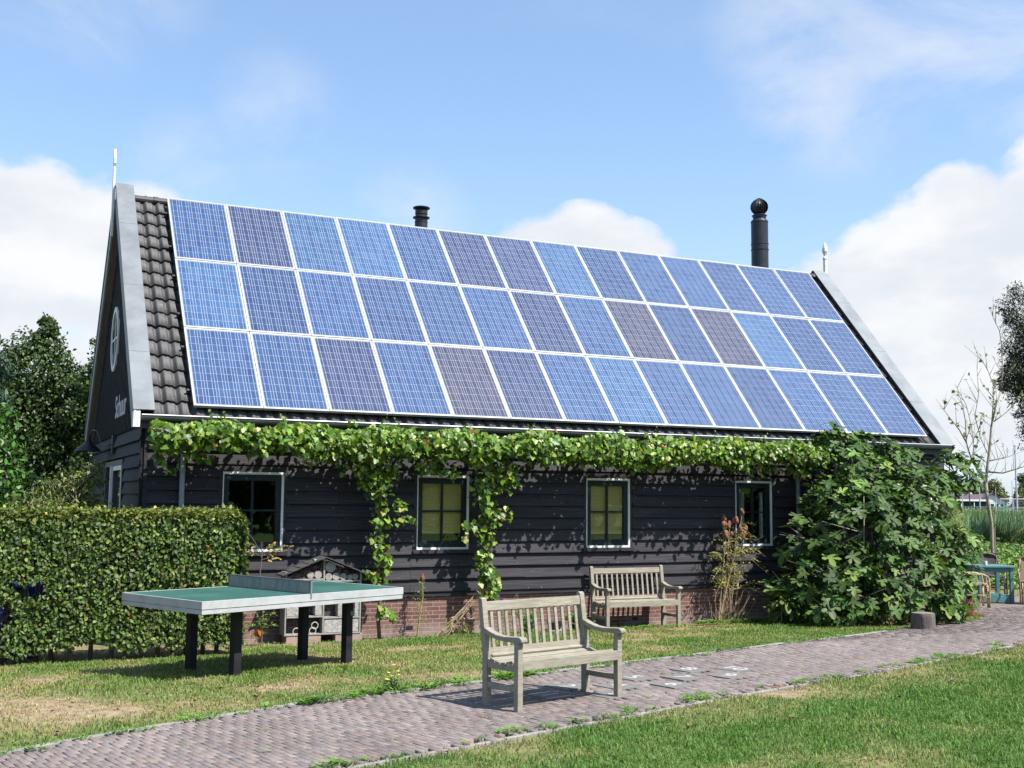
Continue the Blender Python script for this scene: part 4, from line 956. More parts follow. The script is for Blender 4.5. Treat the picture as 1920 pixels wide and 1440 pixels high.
vine('grape_vine', -.62, 3.95, [(2.80, -.16, -.26), (2.76, -.18, .1), (2.80, -.2, .5), (2.72, -.22, .9), (2.76, -.24, 1.3), (2.71, -.26, 1.7), (2.74, -.3, 2.1), (2.68, -.34, 2.5)], 2.8, 'green grape vine climbing between first and second window along the left eaves', 11)
vr = vine('grape_vine_right', 3.95, 10.95, [(4.56, -.16, -.26), (4.52, -.2, .2), (4.48, -.22, .6), (4.42, -.24, 1.0), (4.46, -.26, 1.4), (4.42, -.28, 1.8), (4.5, -.32, 2.2), (4.5, -.36, 2.55)], 4.56, 'green grape vine climbing just right of the second window along the right eaves', 12)
vr.name = 'grape_vine.001'

rng = np.random.default_rng(21)
M_FIG = leafmat('fig_leaf', .26, .55, .3, (1.1, 1.25, .5))
FIGB = [((10.25, -1.5, .62), .76), ((9.76, -1.0, .33), .45), ((10.87, -1.6, 1.33), .95), ((11.39, -.8, 2.38), .55), ((11.18, -.5, 2.95), .27), ((12.11, -.7, 2.45), .58), ((12.86, -.6, 2.55), .35), ((12.75, -1.2, 1.97), .53), ((13.63, -1.0, 2.40), .44), ((11.73, -1.7, 1.51), .82), ((12.79, -1.5, 1.04), .57), ((11.11, -2.3, .57), .70), ((10.2, -2.3, .34), .55), ((9.6, -2.1, .12), .32), ((12.15, -2.2, .36), .45), ((11.4, -2.8, .14), .28), ((10.2, -.9, 1.22), .45), ((10.6, -.6, 1.86), .22), ((10.8, -.9, 1.95), .38), ((9.48, -1.2, .08), .27), ((13.6, -.8, 1.15), .32), ((13.0, -1.0, .55), .45), ((12.2, -1.4, 1.9), .6), ((11.6, -.9, 2.0), .6)]
def fig():
    o = thing('fig_bush', 'large dark green fig bush with big lobed leaves at the right end of the barn', 'bush', (11.3, -1.5, -.2))
    m = MB(); P = []; N = []
    for i, (c, r) in enumerate(FIGB):
        c = np.array(c); base = Vector((11.2 + random.uniform(-.5, .6), -1.3 + random.uniform(-.4, .3), -.22)); mid = base.lerp(Vector(c), .5) + Vector((0, 0, .15))
        m.tube([base, mid, Vector(c), Vector(c) + (Vector(c) - mid).normalized() * r * .8], [.035, .024, .014, .006], 6)
        k = int(205 * r ** 1.7) + 28
        d = rdir(k); p = c + d * (r * (.45 + .6 * rng.random((k, 1)) ** .5)); P.append(p); N.append(norm(d * .7 + np.array([.15, -.35, .75]) + rng.normal(0, .35, (k, 3))))
        for q in range(6):
            e = c + rdir(1)[0] * r; m.tube([Vector(c), Vector(e)], [.010, .004], 5)
    for tip in ((11.15, -.5, 3.16), (11.75, -.6, 2.98), (12.15, -.65, 2.95), (14.0, -1.0, 2.66), (13.5, -1.0, 2.75), (14.2, -.8, 2.3), (9.35, -1.3, .3), (12.4, -.7, 2.85), (11.4, -.6, 3.05)):
        q = 9; tip = np.array(tip); d = rdir(q); P.append(tip + d * np.array([.15, .13, .13])); N.append(norm(d * .6 + np.array([.2, -.3, .8])))
        m.tube([Vector(tip) - Vector((0, 0, .5)), Vector(tip)], [.012, .006], 5)
    P = np.concatenate(P); N = np.concatenate(N); ok = (P[:, 2] > gz(P[:, 1]) + .05) & (P[:, 1] < -.02); P = P[ok]; N = N[ok]; n = len(P)
    Dd = norm(N * .35 + np.array([0, -.2, -.75]) + rng.normal(0, .4, (n, 3)))
    col = pick([(.055, .11, .022), (.08, .155, .028), (.038, .08, .018), (.15, .24, .045), (.09, .145, .04)], n, .15, [.3, .25, .2, .13, .12])
    m.build('stem', M_BARKG, o, smooth=True); leafcloud('foliage', P, N, Dd, rng.uniform(.11, .265, n), 'fig', M_FIG, o, col)
fig()

M_HEDGE = leafmat('hedge_leaf', .25, .52, .32, (1.2, 1.2, .5))
def hedge():
    o = thing('clipped_hedge', 'thick clipped beech hedge with a squared top at the left of the lawn', 'hedge', (-2.6, -1.45, -.15))
    X0, X1, Y0, Y1, Z0, Z1 = -6.5, .40, -1.78, -1.02, -.05, 1.67
    P = []; N = []
    def sheet(n, fn, nv): a = rng.random(n); b = rng.random(n); p = fn(a, b); P.append(p); N.append(np.tile(nv, (n, 1)))
    def rd(x, y, z): # round the top edges and the right end, wobble
        wob = .05 * (fbm(x * 1.0 + 5, z * 1.3 + y, 1.7, 3) - .5) * 2; return wob
    def front(a, b):
        x = X0 + (X1 - X0) * a; z = Z0 + (Z1 - Z0) * b; y = Y0 + np.abs(rng.normal(0, .055, len(a))) - rd(x, 0, z); y = y + np.clip(z - (Z1 - .16), 0, 1) ** 2 * 4; y = y + np.clip(x - (X1 - .2), 0, 1) ** 2 * 3.2; return np.stack([x, y, z], 1)
    sheet(27000, front, (.1, -1, .25))
    def inner(a, b): x = X0 + (X1 - .15 - X0) * a; z = Z0 + .05 + (Z1 - .1 - Z0) * b; return np.stack([x, Y0 + .1 + .5 * rng.random(len(a)), z], 1)
    sheet(24000, inner, (.1, -.7, .4))
    def topf(a, b): x = X0 + (X1 - X0) * a; y = Y0 + (Y1 - Y0) * b; z = Z1 - np.abs(rng.normal(0, .03, len(a))) + rd(x, y, 0) * .5 + .012; z = z - np.clip((Y0 + .12) - y, 0, 1) ** 2 * 3 - np.clip(x - (X1 - .22), 0, 1) ** 2 * 2.6; return np.stack([x, y, z], 1)
    sheet(9000, topf, (0, -.2, 1))
    def end(a, b): y = Y0 + (Y1 - Y0) * a; z = .0 + (Z1 - .0) * b; x = X1 - np.abs(rng.normal(0, .04, len(a))) + rd(y * 2, 0, z) - np.clip(z - (Z1 - .18), 0, 1) ** 2 * 3 + .03; return np.stack([x, y, z], 1)
    sheet(3200, end, (1, -.3, .3))
    def back(a, b): return np.stack([X0 + (X1 - X0) * a, Y1 - np.abs(rng.normal(0, .05, len(a))), Z0 + (Z1 - Z0) * b], 1)
    sheet(13000, back, (0, 1, .2))
    P = np.concatenate(P); N = np.concatenate(N); n = len(P)
    # ragged open foot, thin spots
    foot = -.22 + .30 * fbm(P[:, 0] * 1.0, P[:, 0] * 0 + 3, 2.2, 3) + .10 * (P[:, 0] > -1.9)
    thin = fbm(P[:, 0] + 20, P[:, 2] * 1.4 + 8, 3.0, 3)
    ok = (P[:, 2] > foot) & (rng.random(n) < np.clip(1.85 - 1.45 * thin, .35, 1)) & ~((P[:, 0] > -2.6) & (P[:, 0] < -1.75) & (P[:, 2] < 1.0) & (P[:, 2] > .1) & (P[:, 2] < .85) & (fbm(P[:, 0] + 3, P[:, 2] * 1.2, 5.0, 2) > .655)); P = P[ok]; N = N[ok]; n = len(P)
    # a few shoots above the clipped top
    k = 420; xs = rng.uniform(X0, X1 - .1, k); P = np.concatenate([P, np.stack([xs, rng.uniform(Y0 + .1, Y1, k), Z1 + .01 + .06 * rng.random(k) ** 2], 1)]); N = np.concatenate([N, np.tile((0, -.5, .8), (k, 1))]); n += k
    Nn = norm(N + rng.normal(0, .62, (n, 3))); Dd = norm(rng.normal(0, .6, (n, 3)) + np.array([0, -.3, -.35]))
    col = pick([(.095, .155, .030), (.13, .19, .04), (.06, .11, .024), (.20, .25, .06), (.04, .08, .018)], n, .22, [.30, .22, .23, .07, .18])
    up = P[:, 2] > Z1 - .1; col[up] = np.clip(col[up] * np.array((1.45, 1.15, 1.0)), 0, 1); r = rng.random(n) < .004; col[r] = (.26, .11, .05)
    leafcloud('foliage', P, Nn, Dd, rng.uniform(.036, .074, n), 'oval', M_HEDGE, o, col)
    m = MB()
    x = X0 + .1
    while x < X1 - .1:
        y = (Y0 + Y1) / 2 + random.uniform(-.12, .12); b = Vector((x, y, -.25)); t = Vector((x + random.uniform(-.08, .08), y, .5)); m.tube([b, b.lerp(t, .5) + Vector((random.uniform(-.03, .03), 0, 0)), t], [.034, .027, .022], 7)
        for q in range(4): s_ = b.lerp(t, random.uniform(.4, 1)); m.tube([s_, s_ + Vector((random.uniform(-.3, .3), random.uniform(-.25, .1), random.uniform(.1, .4)))], [.010, .004], 5)
        for q in range(3): s_ = Vector((x, y, .5)); m.tube([s_, s_ + Vector((random.uniform(-.2, .2), random.uniform(-.25, .25), random.uniform(.5, 1.0)))], [.016, .006], 5)
        x += random.uniform(.13, .24)
    m.build('trunk', M_BARK, o)
hedge()
def barrel():
    o = thing('blue_container', 'bright blue plastic container half hidden behind the foot of the hedge', 'container', (-2.18, -.55, -.25))
    m = MB(); m.lathe([(.25, 0), (.28, .02), (.29, .3), (.30, .31), (.29, .33), (.29, .62), (.30, .63), (.29, .65), (.28, .95), (.25, .98), (.22, .985), (.0, .985)], (0, 0, 0), 28)
    m.build('body', mat('bright_blue_plastic', (.012, .03, .42), (.02, .045, .5), 4, .4), o, world=False)
    l = MB(); l.lathe([(.06, .985), (.06, 1.02), (.0, 1.02)], (.1, 0, 0), 12); l.build('cap', mat('bright_blue_plastic', None), o, world=False)
barrel()

# generic tree ---------------------------------------------------------
def tree(name, label, cat, base, trunk, blobs, nper, size, shape, cols, w=None, m=None, bark=None, group=None, flat=.25, out=.7, dens=2.0, droop=.4, zmin=-9, core=.35):
    o = thing(name, label, cat, base, 0, group); t = MB()
    if trunk: t.tube(trunk, [max(.02, trunk_r(trunk, i)) for i in range(len(trunk))], 9)
    P = []; N = []
    tv = [Vector(q) for q in trunk] if trunk else [Vector(base)]
    for c, r in blobs:
        cv = Vector(c); s = min(tv, key=lambda q: (q - cv).length + .4 * max(0, q.z - cv.z))
        t.tube([s, s.lerp(cv, .5) + Vector((0, 0, .06 * r)), cv], [max(.012, .045 * r), max(.01, .03 * r), .008], 5)
        k = int(nper * r ** dens) + 20; d = rdir(k); rad = r * (core + (1 - core + .12) * rng.random((k, 1)) ** .45); wob = 1 + .28 * np.sin(d[:, :1] * 7 + c[0]) * np.sin(d[:, 1:2] * 6 + c[2]) + .18 * np.sin(d[:, 2:3] * 11 + d[:, :1] * 9)
        P.append(np.array(c) + d * rad * wob * np.array([1, 1, .92])); N.append(d)
    P = np.concatenate(P); N = np.concatenate(N); ok = P[:, 2] > zmin; P = P[ok]; N = N[ok]; n = len(P)
    Nn = norm(N * out + np.array([.1, -.1, flat]) + rng.normal(0, .55, (n, 3))); Dd = norm(N * .5 + rng.normal(0, .5, (n, 3)) + np.array([0, 0, -droop]))
    t.build('trunk', bark or M_BARK, o, smooth=True)
    leafcloud('crown', P, Nn, Dd, rng.uniform(size[0], size[1], n), shape, m, o, pick(cols, n, .18, w)); return o
def trunk_r(tr, i): h = len(tr) - 1; return TR0 * (1 - .75 * i / h)
TR0 = .2
M_TREE = leafmat('broad_leaf', .25, .45, .4); M_NEEDLE = leafmat('dark_needle_leaf', .08, .5, .35)
def subdivide(blobs, k, f, sp=.85):
    """replace each big clump by smaller ones spread over it, so the outline is uneven"""
    out = []
    for c, r in blobs:
        out.append((c, r * .72))
        for q in range(k):
            d = rdir(1)[0]; out.append((tuple(np.array(c) + d * r * sp * rng.uniform(.7, 1.05)), r * f * rng.uniform(.7, 1.3)))
    return out
rng = np.random.default_rng(31)
LB = [((-.93, 20, 7.05), .2), ((-.93, 20, 6.75), .3), ((-.90, 20, 6.3), .46), ((-1.75, 20, 5.9), .3), ((-2.4, 20, 5.6), .4), ((-1.32, 20, 5.45), 1.05), ((-.44, 20, 5.4), .8), ((-.81, 20, 4.04), 1.4), ((.02, 20, 5.35), .55), ((.15, 20, 4.5), .75), ((.05, 20, 3.2), .9), ((-1.9, 20, 3.85), 1.1), ((-.6, 20, 2.62), 1.3), ((-1.75, 20, 2.28), 1.1), ((-2.99, 20, 4.43), 1.4), ((-3.3, 20.6, 2.6), 1.4), ((-1.2, 21.2, 4.4), 1.5), ((-.9, 20, 1.2), 1.2), ((-2.4, 20, 1.0), 1.3)]
TR0 = .28
tree('broadleaf_tree', 'tall dense dark green tree behind the left end of the barn', 'tree', (-1.4, 20.6, -.23), [(-1.4, 20.6, -.3), (-1.35, 20.6, 1.5), (-1.3, 20.6, 3.2), (-1.1, 20.5, 4.8), (-.95, 20.3, 6.2)], subdivide(LB, 9, .42), 1150, (.075, .15), 'oval', [(.045, .085, .022), (.07, .12, .03), (.030, .058, .018), (.11, .16, .045)], [.35, .28, .25, .12], M_TREE)
tree('broadleaf_tree', 'narrower green tree half hidden by the barn gable, right of the tall tree', 'tree', (.75, 18.5, -.23), [(.75, 18.5, -.3), (.7, 18.5, 2), (.65, 18.5, 4), (.6, 18.5, 5.6)], subdivide([((.45, 18.5, 6.15), .35), ((.5, 18.5, 5.6), .45), ((.15, 18.5, 5.0), .4), ((.05, 18.5, 4.2), .5), ((.42, 18.5, 4.8), .62), ((.5, 18.5, 3.7), .8), ((.45, 18.5, 2.7), .85), ((.5, 18.5, 1.7), .9), ((1.0, 18.8, 4.2), .8)], 8, .42), 1150, (.07, .14), 'oval', [(.05, .09, .022), (.075, .125, .03), (.035, .06, .02)], None, M_TREE)
TR0 = .14
tree('conifer_tree', 'blue green conifer with upright shoots at the far left edge', 'tree', (-2.6, 15, -.23), [(-2.6, 15, -.3), (-2.6, 15, 2.5), (-2.6, 15, 5.4)], subdivide([((-2.55, 15, 5.75), .22), ((-2.7, 15, 5.3), .35), ((-2.30, 15, 5.15), .26), ((-2.35, 15, 4.9), .32), ((-2.55, 15, 4.4), .5), ((-2.7, 15, 3.5), .7), ((-2.8, 15, 2.5), .8), ((-3.3, 15, 4.2), .7), ((-2.2, 15, 4.95), .25)], 7, .4), 1500, (.10, .2), 'thin', [(.035, .075, .045), (.05, .10, .055), (.025, .05, .03)], None, M_NEEDLE, droop=-.9)
TR0 = .08
tree('leafy_shrub', 'bright green leafy shrub reaching in from the left edge above the hedge', 'shrub', (-2.9, 3.2, -.23), [(-2.9, 3.2, -.3), (-2.75, 3.2, 1.2), (-2.5, 3.2, 2.4)], subdivide([((-2.45, 3.2, 2.95), .30), ((-2.40, 3.2, 2.45), .38), ((-2.2, 3.2, 2.15), .36), ((-2.5, 3.2, 1.75), .5), ((-2.9, 3.2, 2.6), .5)], 6, .45), 900, (.07, .14), 'oval', [(.07, .17, .03), (.11, .24, .045), (.045, .11, .025)], None, M_TREE, droop=.7)
tree('flowering_shrub', 'olive green shrub with long pointed leaves between the hedge and the gable', 'shrub', (-1.5, .9, -.23), [(-1.5, .9, -.3), (-1.5, .9, 1.0), (-1.45, .9, 1.9)], subdivide([((-1.38, .9, 2.02), .28), ((-1.18, .9, 2.18), .18), ((-1.18, .9, 1.75), .25), ((-1.55, .9, 1.7), .35), ((-1.35, .9, 1.2), .4), ((-1.68, .9, 1.95), .22)], 6, .45), 1900, (.05, .10), 'thin', [(.13, .17, .04), (.18, .22, .06), (.08, .12, .03), (.22, .24, .08)], None, M_TREE, droop=.9)
tree('flowering_shrub', 'low yellowish green shrub behind the hedge at the left', 'shrub', (-2.1, .6, -.23), [(-2.1, .6, -.3), (-2.05, .6, .9), (-2.0, .6, 1.6)], subdivide([((-1.95, .6, 1.75), .26), ((-2.15, .6, 1.6), .3), ((-1.72, .6, 1.55), .28), ((-2.0, .6, 1.2), .4)], 6, .45), 1900, (.05, .10), 'thin', [(.14, .19, .045), (.20, .24, .07), (.09, .13, .03)], None, M_TREE, droop=.9)

# right: dark tree, young tree
rng = np.random.default_rng(41)
DT = [((22.75, 5, 5.7), .45), ((22.85, 5, 4.65), .45), ((23.1, 5, 6.4), .7), ((22.3, 5, 5.0), .35), ((22.53, 5, 7.32), .5), ((22.2, 5, 6.85), .26), ((22.6, 5, 6.2), .6), ((22.66, 5, 5.05), .62), ((22.25, 5, 5.32), .40), ((21.95, 5, 4.98), .26), ((22.8, 5, 4.05), .42), ((23.52, 5, 6.86), .9), ((23.5, 5, 5.38), 1.1), ((23.9, 5, 3.94), .7), ((24.8, 5.5, 6.2), 1.4), ((25, 5.5, 4.2), 1.2)]
TR0 = .3
tree('dark_tree', 'very dark fine leaved tree hanging into the picture at the right edge', 'tree', (25.2, 5.6, -.23), [(25.2, 5.6, -.3), (25.1, 5.6, 2.4), (24.7, 5.5, 4.5), (24.2, 5.3, 6.4)], subdivide(DT, 8, .38), 2300, (.06, .13), 'thin', [(.012, .024, .010), (.020, .036, .013), (.009, .015, .008), (.04, .065, .018)], None, M_NEEDLE, droop=.2, core=.2)
def young_tree():
    o = thing('young_tree', 'slender young tree with a pale bare trunk and sparse leaves behind the terrace', 'tree', (20.12, 4, -.23)); m = MB()
    BR = [([(20.12, 4, -.3), (20.12, 4, .46), (20.11, 4, .85), (20.11, 4, 1.38), (20.02, 4, 1.84), (19.96, 4, 2.36)], .046, .040), ([(19.96, 4, 2.34), (20.05, 4, 2.83), (20.14, 4, 3.23), (20.22, 4, 3.76), (20.38, 4, 4.24), (20.58, 4, 4.65)], .036, .020),
          ([(19.96, 4, 2.34), (19.53, 3.8, 2.61), (19.07, 3.6, 2.9), (18.81, 3.5, 3.3), (18.69, 3.4, 3.81), (18.63, 3.4, 4.19)], .026, .008), ([(19.2, 3.65, 2.8), (19.59, 4.0, 3.21), (19.87, 4.3, 3.77), (19.82, 4.4, 4.31), (19.55, 4.5, 4.85)], .016, .006),
          ([(20.22, 4, 3.76), (19.97, 3.7, 4.27), (19.88, 3.6, 4.79), (19.57, 3.5, 5.16), (19.11, 3.4, 5.51)], .015, .005), ([(20.58, 4, 4.65), (20.68, 4, 5.13), (20.68, 4, 5.82), (20.62, 4, 6.22), (20.41, 4, 6.55), (20.35, 4, 6.82)], .018, .004),
          ([(20.06, 4, 3.09), (20.38, 4.5, 3.52), (20.32, 4.6, 4.07), (20.37, 4.5, 4.62), (20.12, 4.3, 5.27)], .014, .005), ([(20.05, 4, 2.63), (20.22, 3.7, 2.6), (20.33, 3.4, 2.69), (20.54, 3.1, 2.82)], .022, .008), ([(20.12, 4, 2.91), (20.67, 4, 3.0), (21.34, 4, 3.19)], .02, .006), ([(20.32, 4, 3.9), (20.72, 4, 4.12), (21.02, 4, 4.33)], .018, .005), ([(18.81, 3.5, 3.3), (18.26, 3.2, 3.59), (17.72, 3.0, 3.87), (17.45, 2.9, 4.04)], .018, .004)]
    P = []
    for pts, r0, r1 in BR:
        n = len(pts); m.tube(pts, [r0 + (r1 - r0) * i / (n - 1) for i in range(n)], 8)
        if r0 > .043: continue
        for a, b in zip(pts[:-1], pts[1:]):
            for q in range(3):
                s = Vector(a).lerp(Vector(b), random.random()); e = s + Vector((random.uniform(-.35, .35), random.uniform(-.3, .3), random.uniform(.15, .6))); m.tube([s, e], [.007, .003], 4)
                if s.z > 3.0:
                    for z in range(random.choice((0, 1, 2, 3))): P.append(s.lerp(e, random.uniform(.5, 1.05)) + Vector((random.uniform(-.05, .05),) * 3))
    m.build('trunk', M_BARKG, o, smooth=True); P = np.array([tuple(p) for p in P]); n = len(P)
    leafcloud('crown', P, norm(np.array([.2, -.4, .6]) + rng.normal(0, .5, (n, 3))), norm(rng.normal(0, .5, (n, 3)) + np.array([0, 0, -.5])), rng.uniform(.055, .095, n), 'vine', M_TREE, o, pick([(.10, .17, .05), (.13, .2, .06), (.2, .2, .07)], n))
    s = thing('tree_stake', 'brown wooden post beside the young tree', 'post', (20.35, 4.15, -.23)); MB().tube([(20.35, 4.15, -.3), (20.33, 4.15, 1.25)], .05, 10).build('post', M_BARK, s)
    b = MB(); b.tube([(20.05, 3.9, .62), (20.2, 3.93, .64), (20.38, 4.08, .62), (20.2, 4.14, .60), (20.03, 4.08, .62), (20.05, 3.9, .62)], .018, 6); b.build('tie_strap', M_BLACK, s)
young_tree()

# ------------------------------------------------------------------ small plants by the wall
rng = np.random.default_rng(51); random.seed(51)
M_WEED = leafmat('soft_leaf', .3, .5, .3); M_STEM = mat('yellow_green_stem', (.22, .22, .07), (.32, .29, .12), 12, .7); M_DRY = mat('dry_straw_stem', (.30, .22, .12), (.42, .33, .2), 14, .9)
M_RUST = mat('rusty_flower_head', (.16, .055, .03), (.30, .13, .07), 30, .9, .8)
def plume(P, N, D, S_, a, b, k, sz, arch=.1, wid=.12):
    """leaflets strung along an arching frond from a to b"""
    a = np.array(a); b = np.array(b); ax = norm((b - a)[None])[0]; sd = norm(np.cross(ax, [0, 0, 1.])[None])[0]
    for i in range(k):
        t = i / (k - 1); p = a + (b - a) * t + np.array([0, 0, arch * math.sin(PI * t)])
        for s in (-1, 1): P.append(p); N.append(np.array([0, -.3, 1]) + rng.normal(0, .3, 3)); D.append(sd * s + ax * .7 + np.array([0, 0, -.35])); S_.append(sz * (1 - .5 * t) * rng.uniform(.8, 1.2))
def lc(name, P, N, D, S_, shape, parent, cols, m=None): P = np.array(P); leafcloud(name, P, norm(np.array(N)), norm(np.array(D)), np.array(S_), shape, m or M_WEED, parent, pick(cols, len(P), .15))
def tall_plant():
    o = thing('withered_flower_clump', 'tall yellowing plant clump with rusty seed heads in front of the fourth window', 'plant', (9.1, -.15, -.22)); m = MB(); P, N, D, S_ = [], [], [], []; hd = MB()
    heads = [(9.36, 1.66), (9.22, 1.52), (9.50, 1.36), (9.05, 1.56), (8.95, 1.45), (9.14, 1.32), (9.28, 1.36), (9.42, 1.26), (9.10, 1.44), (9.0, 1.28)]
    for i, (x, z) in enumerate(heads):
        b = Vector((9.0 + random.uniform(-.18, .22), -.15 + random.uniform(-.12, .1), -.25)); t = Vector((x, -.18 + random.uniform(-.12, .1), z)); mid = b.lerp(t, .5) + Vector((random.uniform(-.04, .04), 0, 0)); m.tube([b, mid, t], [.012, .009, .006], 6)
        for q in range(3): hd = MB(); c = t + Vector((random.uniform(-.03, .03), random.uniform(-.03, .03), random.uniform(-.05, .03))); hd.lathe([(.006, -.05), (.030, -.03), (.036, 0), (.026, .03), (.010, .05)], tuple(c), 8); hd.build('seed_head', M_RUST, o, smooth=True)
        for q in range(6):
            u = random.uniform(.35, .92); s = b.lerp(t, u); a = random.uniform(0, 2 * PI); L_ = random.uniform(.15, .34); plume(P, N, D, S_, s, s + Vector((L_ * math.cos(a), L_ * .7 * math.sin(a), random.uniform(-.12, .06))), 6, .10, .06)
    for ex, ez, bz in ((8.62, .92, .7), (9.82, .60, .95), (9.95, .12, .35), (9.75, .9, .9), (8.70, .25, .45), (10.0, .35, .3), (8.66, .55, .6)):
        s = Vector((9.1, -.2, bz)); e = Vector((ex, -.35, ez)); m.tube([s, s.lerp(e, .5) + Vector((0, 0, .12)), e], [.006, .005, .003], 5); plume(P, N, D, S_, s.lerp(e, .3) + Vector((0, 0, .08)), e, 12, .12, .10)
    for q in range(26): b = Vector((9.05 + random.uniform(-.3, .3), -.2 + random.uniform(-.12, .12), -.24)); m.tube([b, b + Vector((random.uniform(-.2, .3), random.uniform(-.2, 0), random.uniform(.2, .6)))], [.007, .004], 5)
    m.build('stem', M_DRY, o); lc('foliage', P, N, D, S_, 'thin', o, [(.30, .28, .08), (.22, .25, .07), (.36, .30, .13), (.16, .2, .05)])
tall_plant()
def thistle():
    o = thing('thistle', 'thin tall thistle with one rusty flower head against the brick base below the second window', 'plant', (3.44, -.15, -.22)); m = MB()
    m.tube([(3.40, -.15, -.25), (3.43, -.16, .1), (3.48, -.15, .35), (3.47, -.15, .62)], [.016, .013, .010, .006], 7); P, N, D, S_ = [], [], [], []
    for k in range(17):
        z = -.05 + k * .042; s = (3.44, -.15, z); a = k * 2.4; L_ = .20 - .006 * k; plume(P, N, D, S_, s, (3.44 + L_ * math.cos(a), -.15 + .5 * L_ * math.sin(a), z - .10), 5, .06, .06)
    m.build('stem', M_STEM, o); h = MB(); h.lathe([(.01, -.03), (.034, -.01), (.036, .02), (.026, .045), (.012, .075), (.0, .09)], (3.47, -.15, .63), 12); h.build('flower_head', M_RUST, o, smooth=True)
    lc('foliage', P, N, D, S_, 'thin', o, [(.20, .25, .09), (.28, .29, .12), (.13, .17, .06)])
thistle()
def sapling():
    o = thing('sapling', 'thin sapling with curling yellow leaves between the hedge and the insect hotel', 'plant', (.98, -.4, -.2)); m = MB(); P, N, D, S_ = [], [], [], []
    m.tube([(.98, -.4, -.25), (.99, -.4, .2), (.93, -.4, .78), (.95, -.4, 1.02), (.94, -.4, 1.22)], [.013, .011, .009, .007, .004], 7)
    for e in ((.62, -.4, 1.12), (.74, -.45, 1.34), (1.28, -.4, 1.10), (1.20, -.42, .98), (1.14, -.4, 1.20), (.70, -.38, 1.22), (1.38, -.4, 1.16)):
        s = Vector((.945, -.4, 1.0 + random.uniform(-.05, .12))); m.tube([s, s.lerp(Vector(e), .6) + Vector((0, 0, .03)), e], [.005, .004, .003], 5)
        if e[2] < 1.3: plume(P, N, D, S_, s.lerp(Vector(e), .35), e, 8, .07, .02)
    lc('withered_leaves', P, N, D, S_, 'oval', o, [(.34, .28, .08), (.42, .33, .12), (.22, .2, .06)])
    P, N, D, S_ = [], [], [], []
    for e in ((.75, -.45, .05), (1.15, -.5, .2), (.85, -.4, .3), (1.2, -.4, .05), (1.05, -.5, .36), (.95, -.5, .1)): plume(P, N, D, S_, (.98, -.4, random.uniform(-.1, .15)), e, 8, .10, .08)
    m.tube([(1.0, -.4, .02), (1.12, -.4, .22), (1.22, -.4, .38)], [.006, .005, .003], 5); lc('green_shoots', P, N, D, S_, 'thin', o, [(.10, .20, .04), (.16, .27, .06), (.07, .13, .03)])
    m.build('stem', M_BARK, o); P, N, D, S_ = [], [], [], []
    for k in range(10): P.append((.90 + rng.normal(0, .03), -.47, .0 + rng.normal(0, .04))); N.append(rng.normal(0, 1, 3)); D.append((0, 0, -1)); S_.append(.10)
    lc('orange_dead_leaves', P, N, D, S_, 'oval', o, [(.36, .12, .04), (.45, .18, .06)])
sapling()
def dry_bundle():
    o = thing('dry_stalks', 'bundle of dry straw coloured stalks leaning on the brick wall left of the front bench', 'plant', (3.95, -.3, -.22)); m = MB(); P, N, D, S_ = [], [], [], []
    for k in range(7): b = Vector((3.72 + random.uniform(-.08, .1), -.32 + random.uniform(-.06, .06), -.23)); e = Vector((4.42 + random.uniform(-.12, .12), -.25, .42 + random.uniform(-.2, .2))); m.tube([b, b.lerp(e, .5) + Vector((0, 0, random.uniform(-.05, .05))), e], [.007, .006, .003], 5)
    for k in range(110): p = Vector((4.05, -.32, -.06)) + Vector((random.gauss(0, .13), random.gauss(0, .07), random.gauss(0, .09))); P.append(tuple(p)); N.append(rng.normal(0, 1, 3)); D.append((random.gauss(0, .5), -.2, -1)); S_.append(random.uniform(.06, .15))
    for k in range(60): P.append((4.42 + random.gauss(0, .09), -.28 + random.gauss(0, .05), .36 + random.gauss(0, .13))); N.append(rng.normal(0, 1, 3)); D.append((random.gauss(0, .5), -.2, -1)); S_.append(random.uniform(.05, .12))
    m.build('stem', M_DRY, o); lc('dead_leaves', P, N, D, S_, 'thin', o, [(.24, .17, .10), (.36, .30, .17), (.14, .09, .06), (.28, .30, .12)])
dry_bundle()
def aster():
    o = thing('purple_flower', 'single purple flower with feathery leaves at the foot of the right vine', 'flower', (4.75, -.4, -.2)); m = MB(); m.tube([(4.78, -.4, -.25), (4.72, -.4, .1), (4.68, -.4, .28)], [.006, .005, .004], 5); m.build('stem', M_STEM, o)
    f = MB()
    for k in range(18): a = k * 2.4; r = .045; f.beam((4.67, -.42, .285), (4.67 + r * math.cos(a), -.43 - .01 * (k % 3), .285 + r * math.sin(a) * 1.1), .018, .004)
    f.build('petals', mat('purple_petal', (.17, .07, .40), (.26, .13, .52), 20, .6), o); P, N, D, S_ = [], [], [], []
    for e in ((4.95, -.4, .38), (5.05, -.42, .3), (4.9, -.45, .15), (4.6, -.45, .1), (4.55, -.4, .22), (5.0, -.4, .0), (4.7, -.5, -.05)): plume(P, N, D, S_, (4.76, -.4, .02), e, 9, .07, .05)
    lc('foliage', P, N, D, S_, 'thin', o, [(.10, .18, .05), (.15, .24, .07)])
aster()
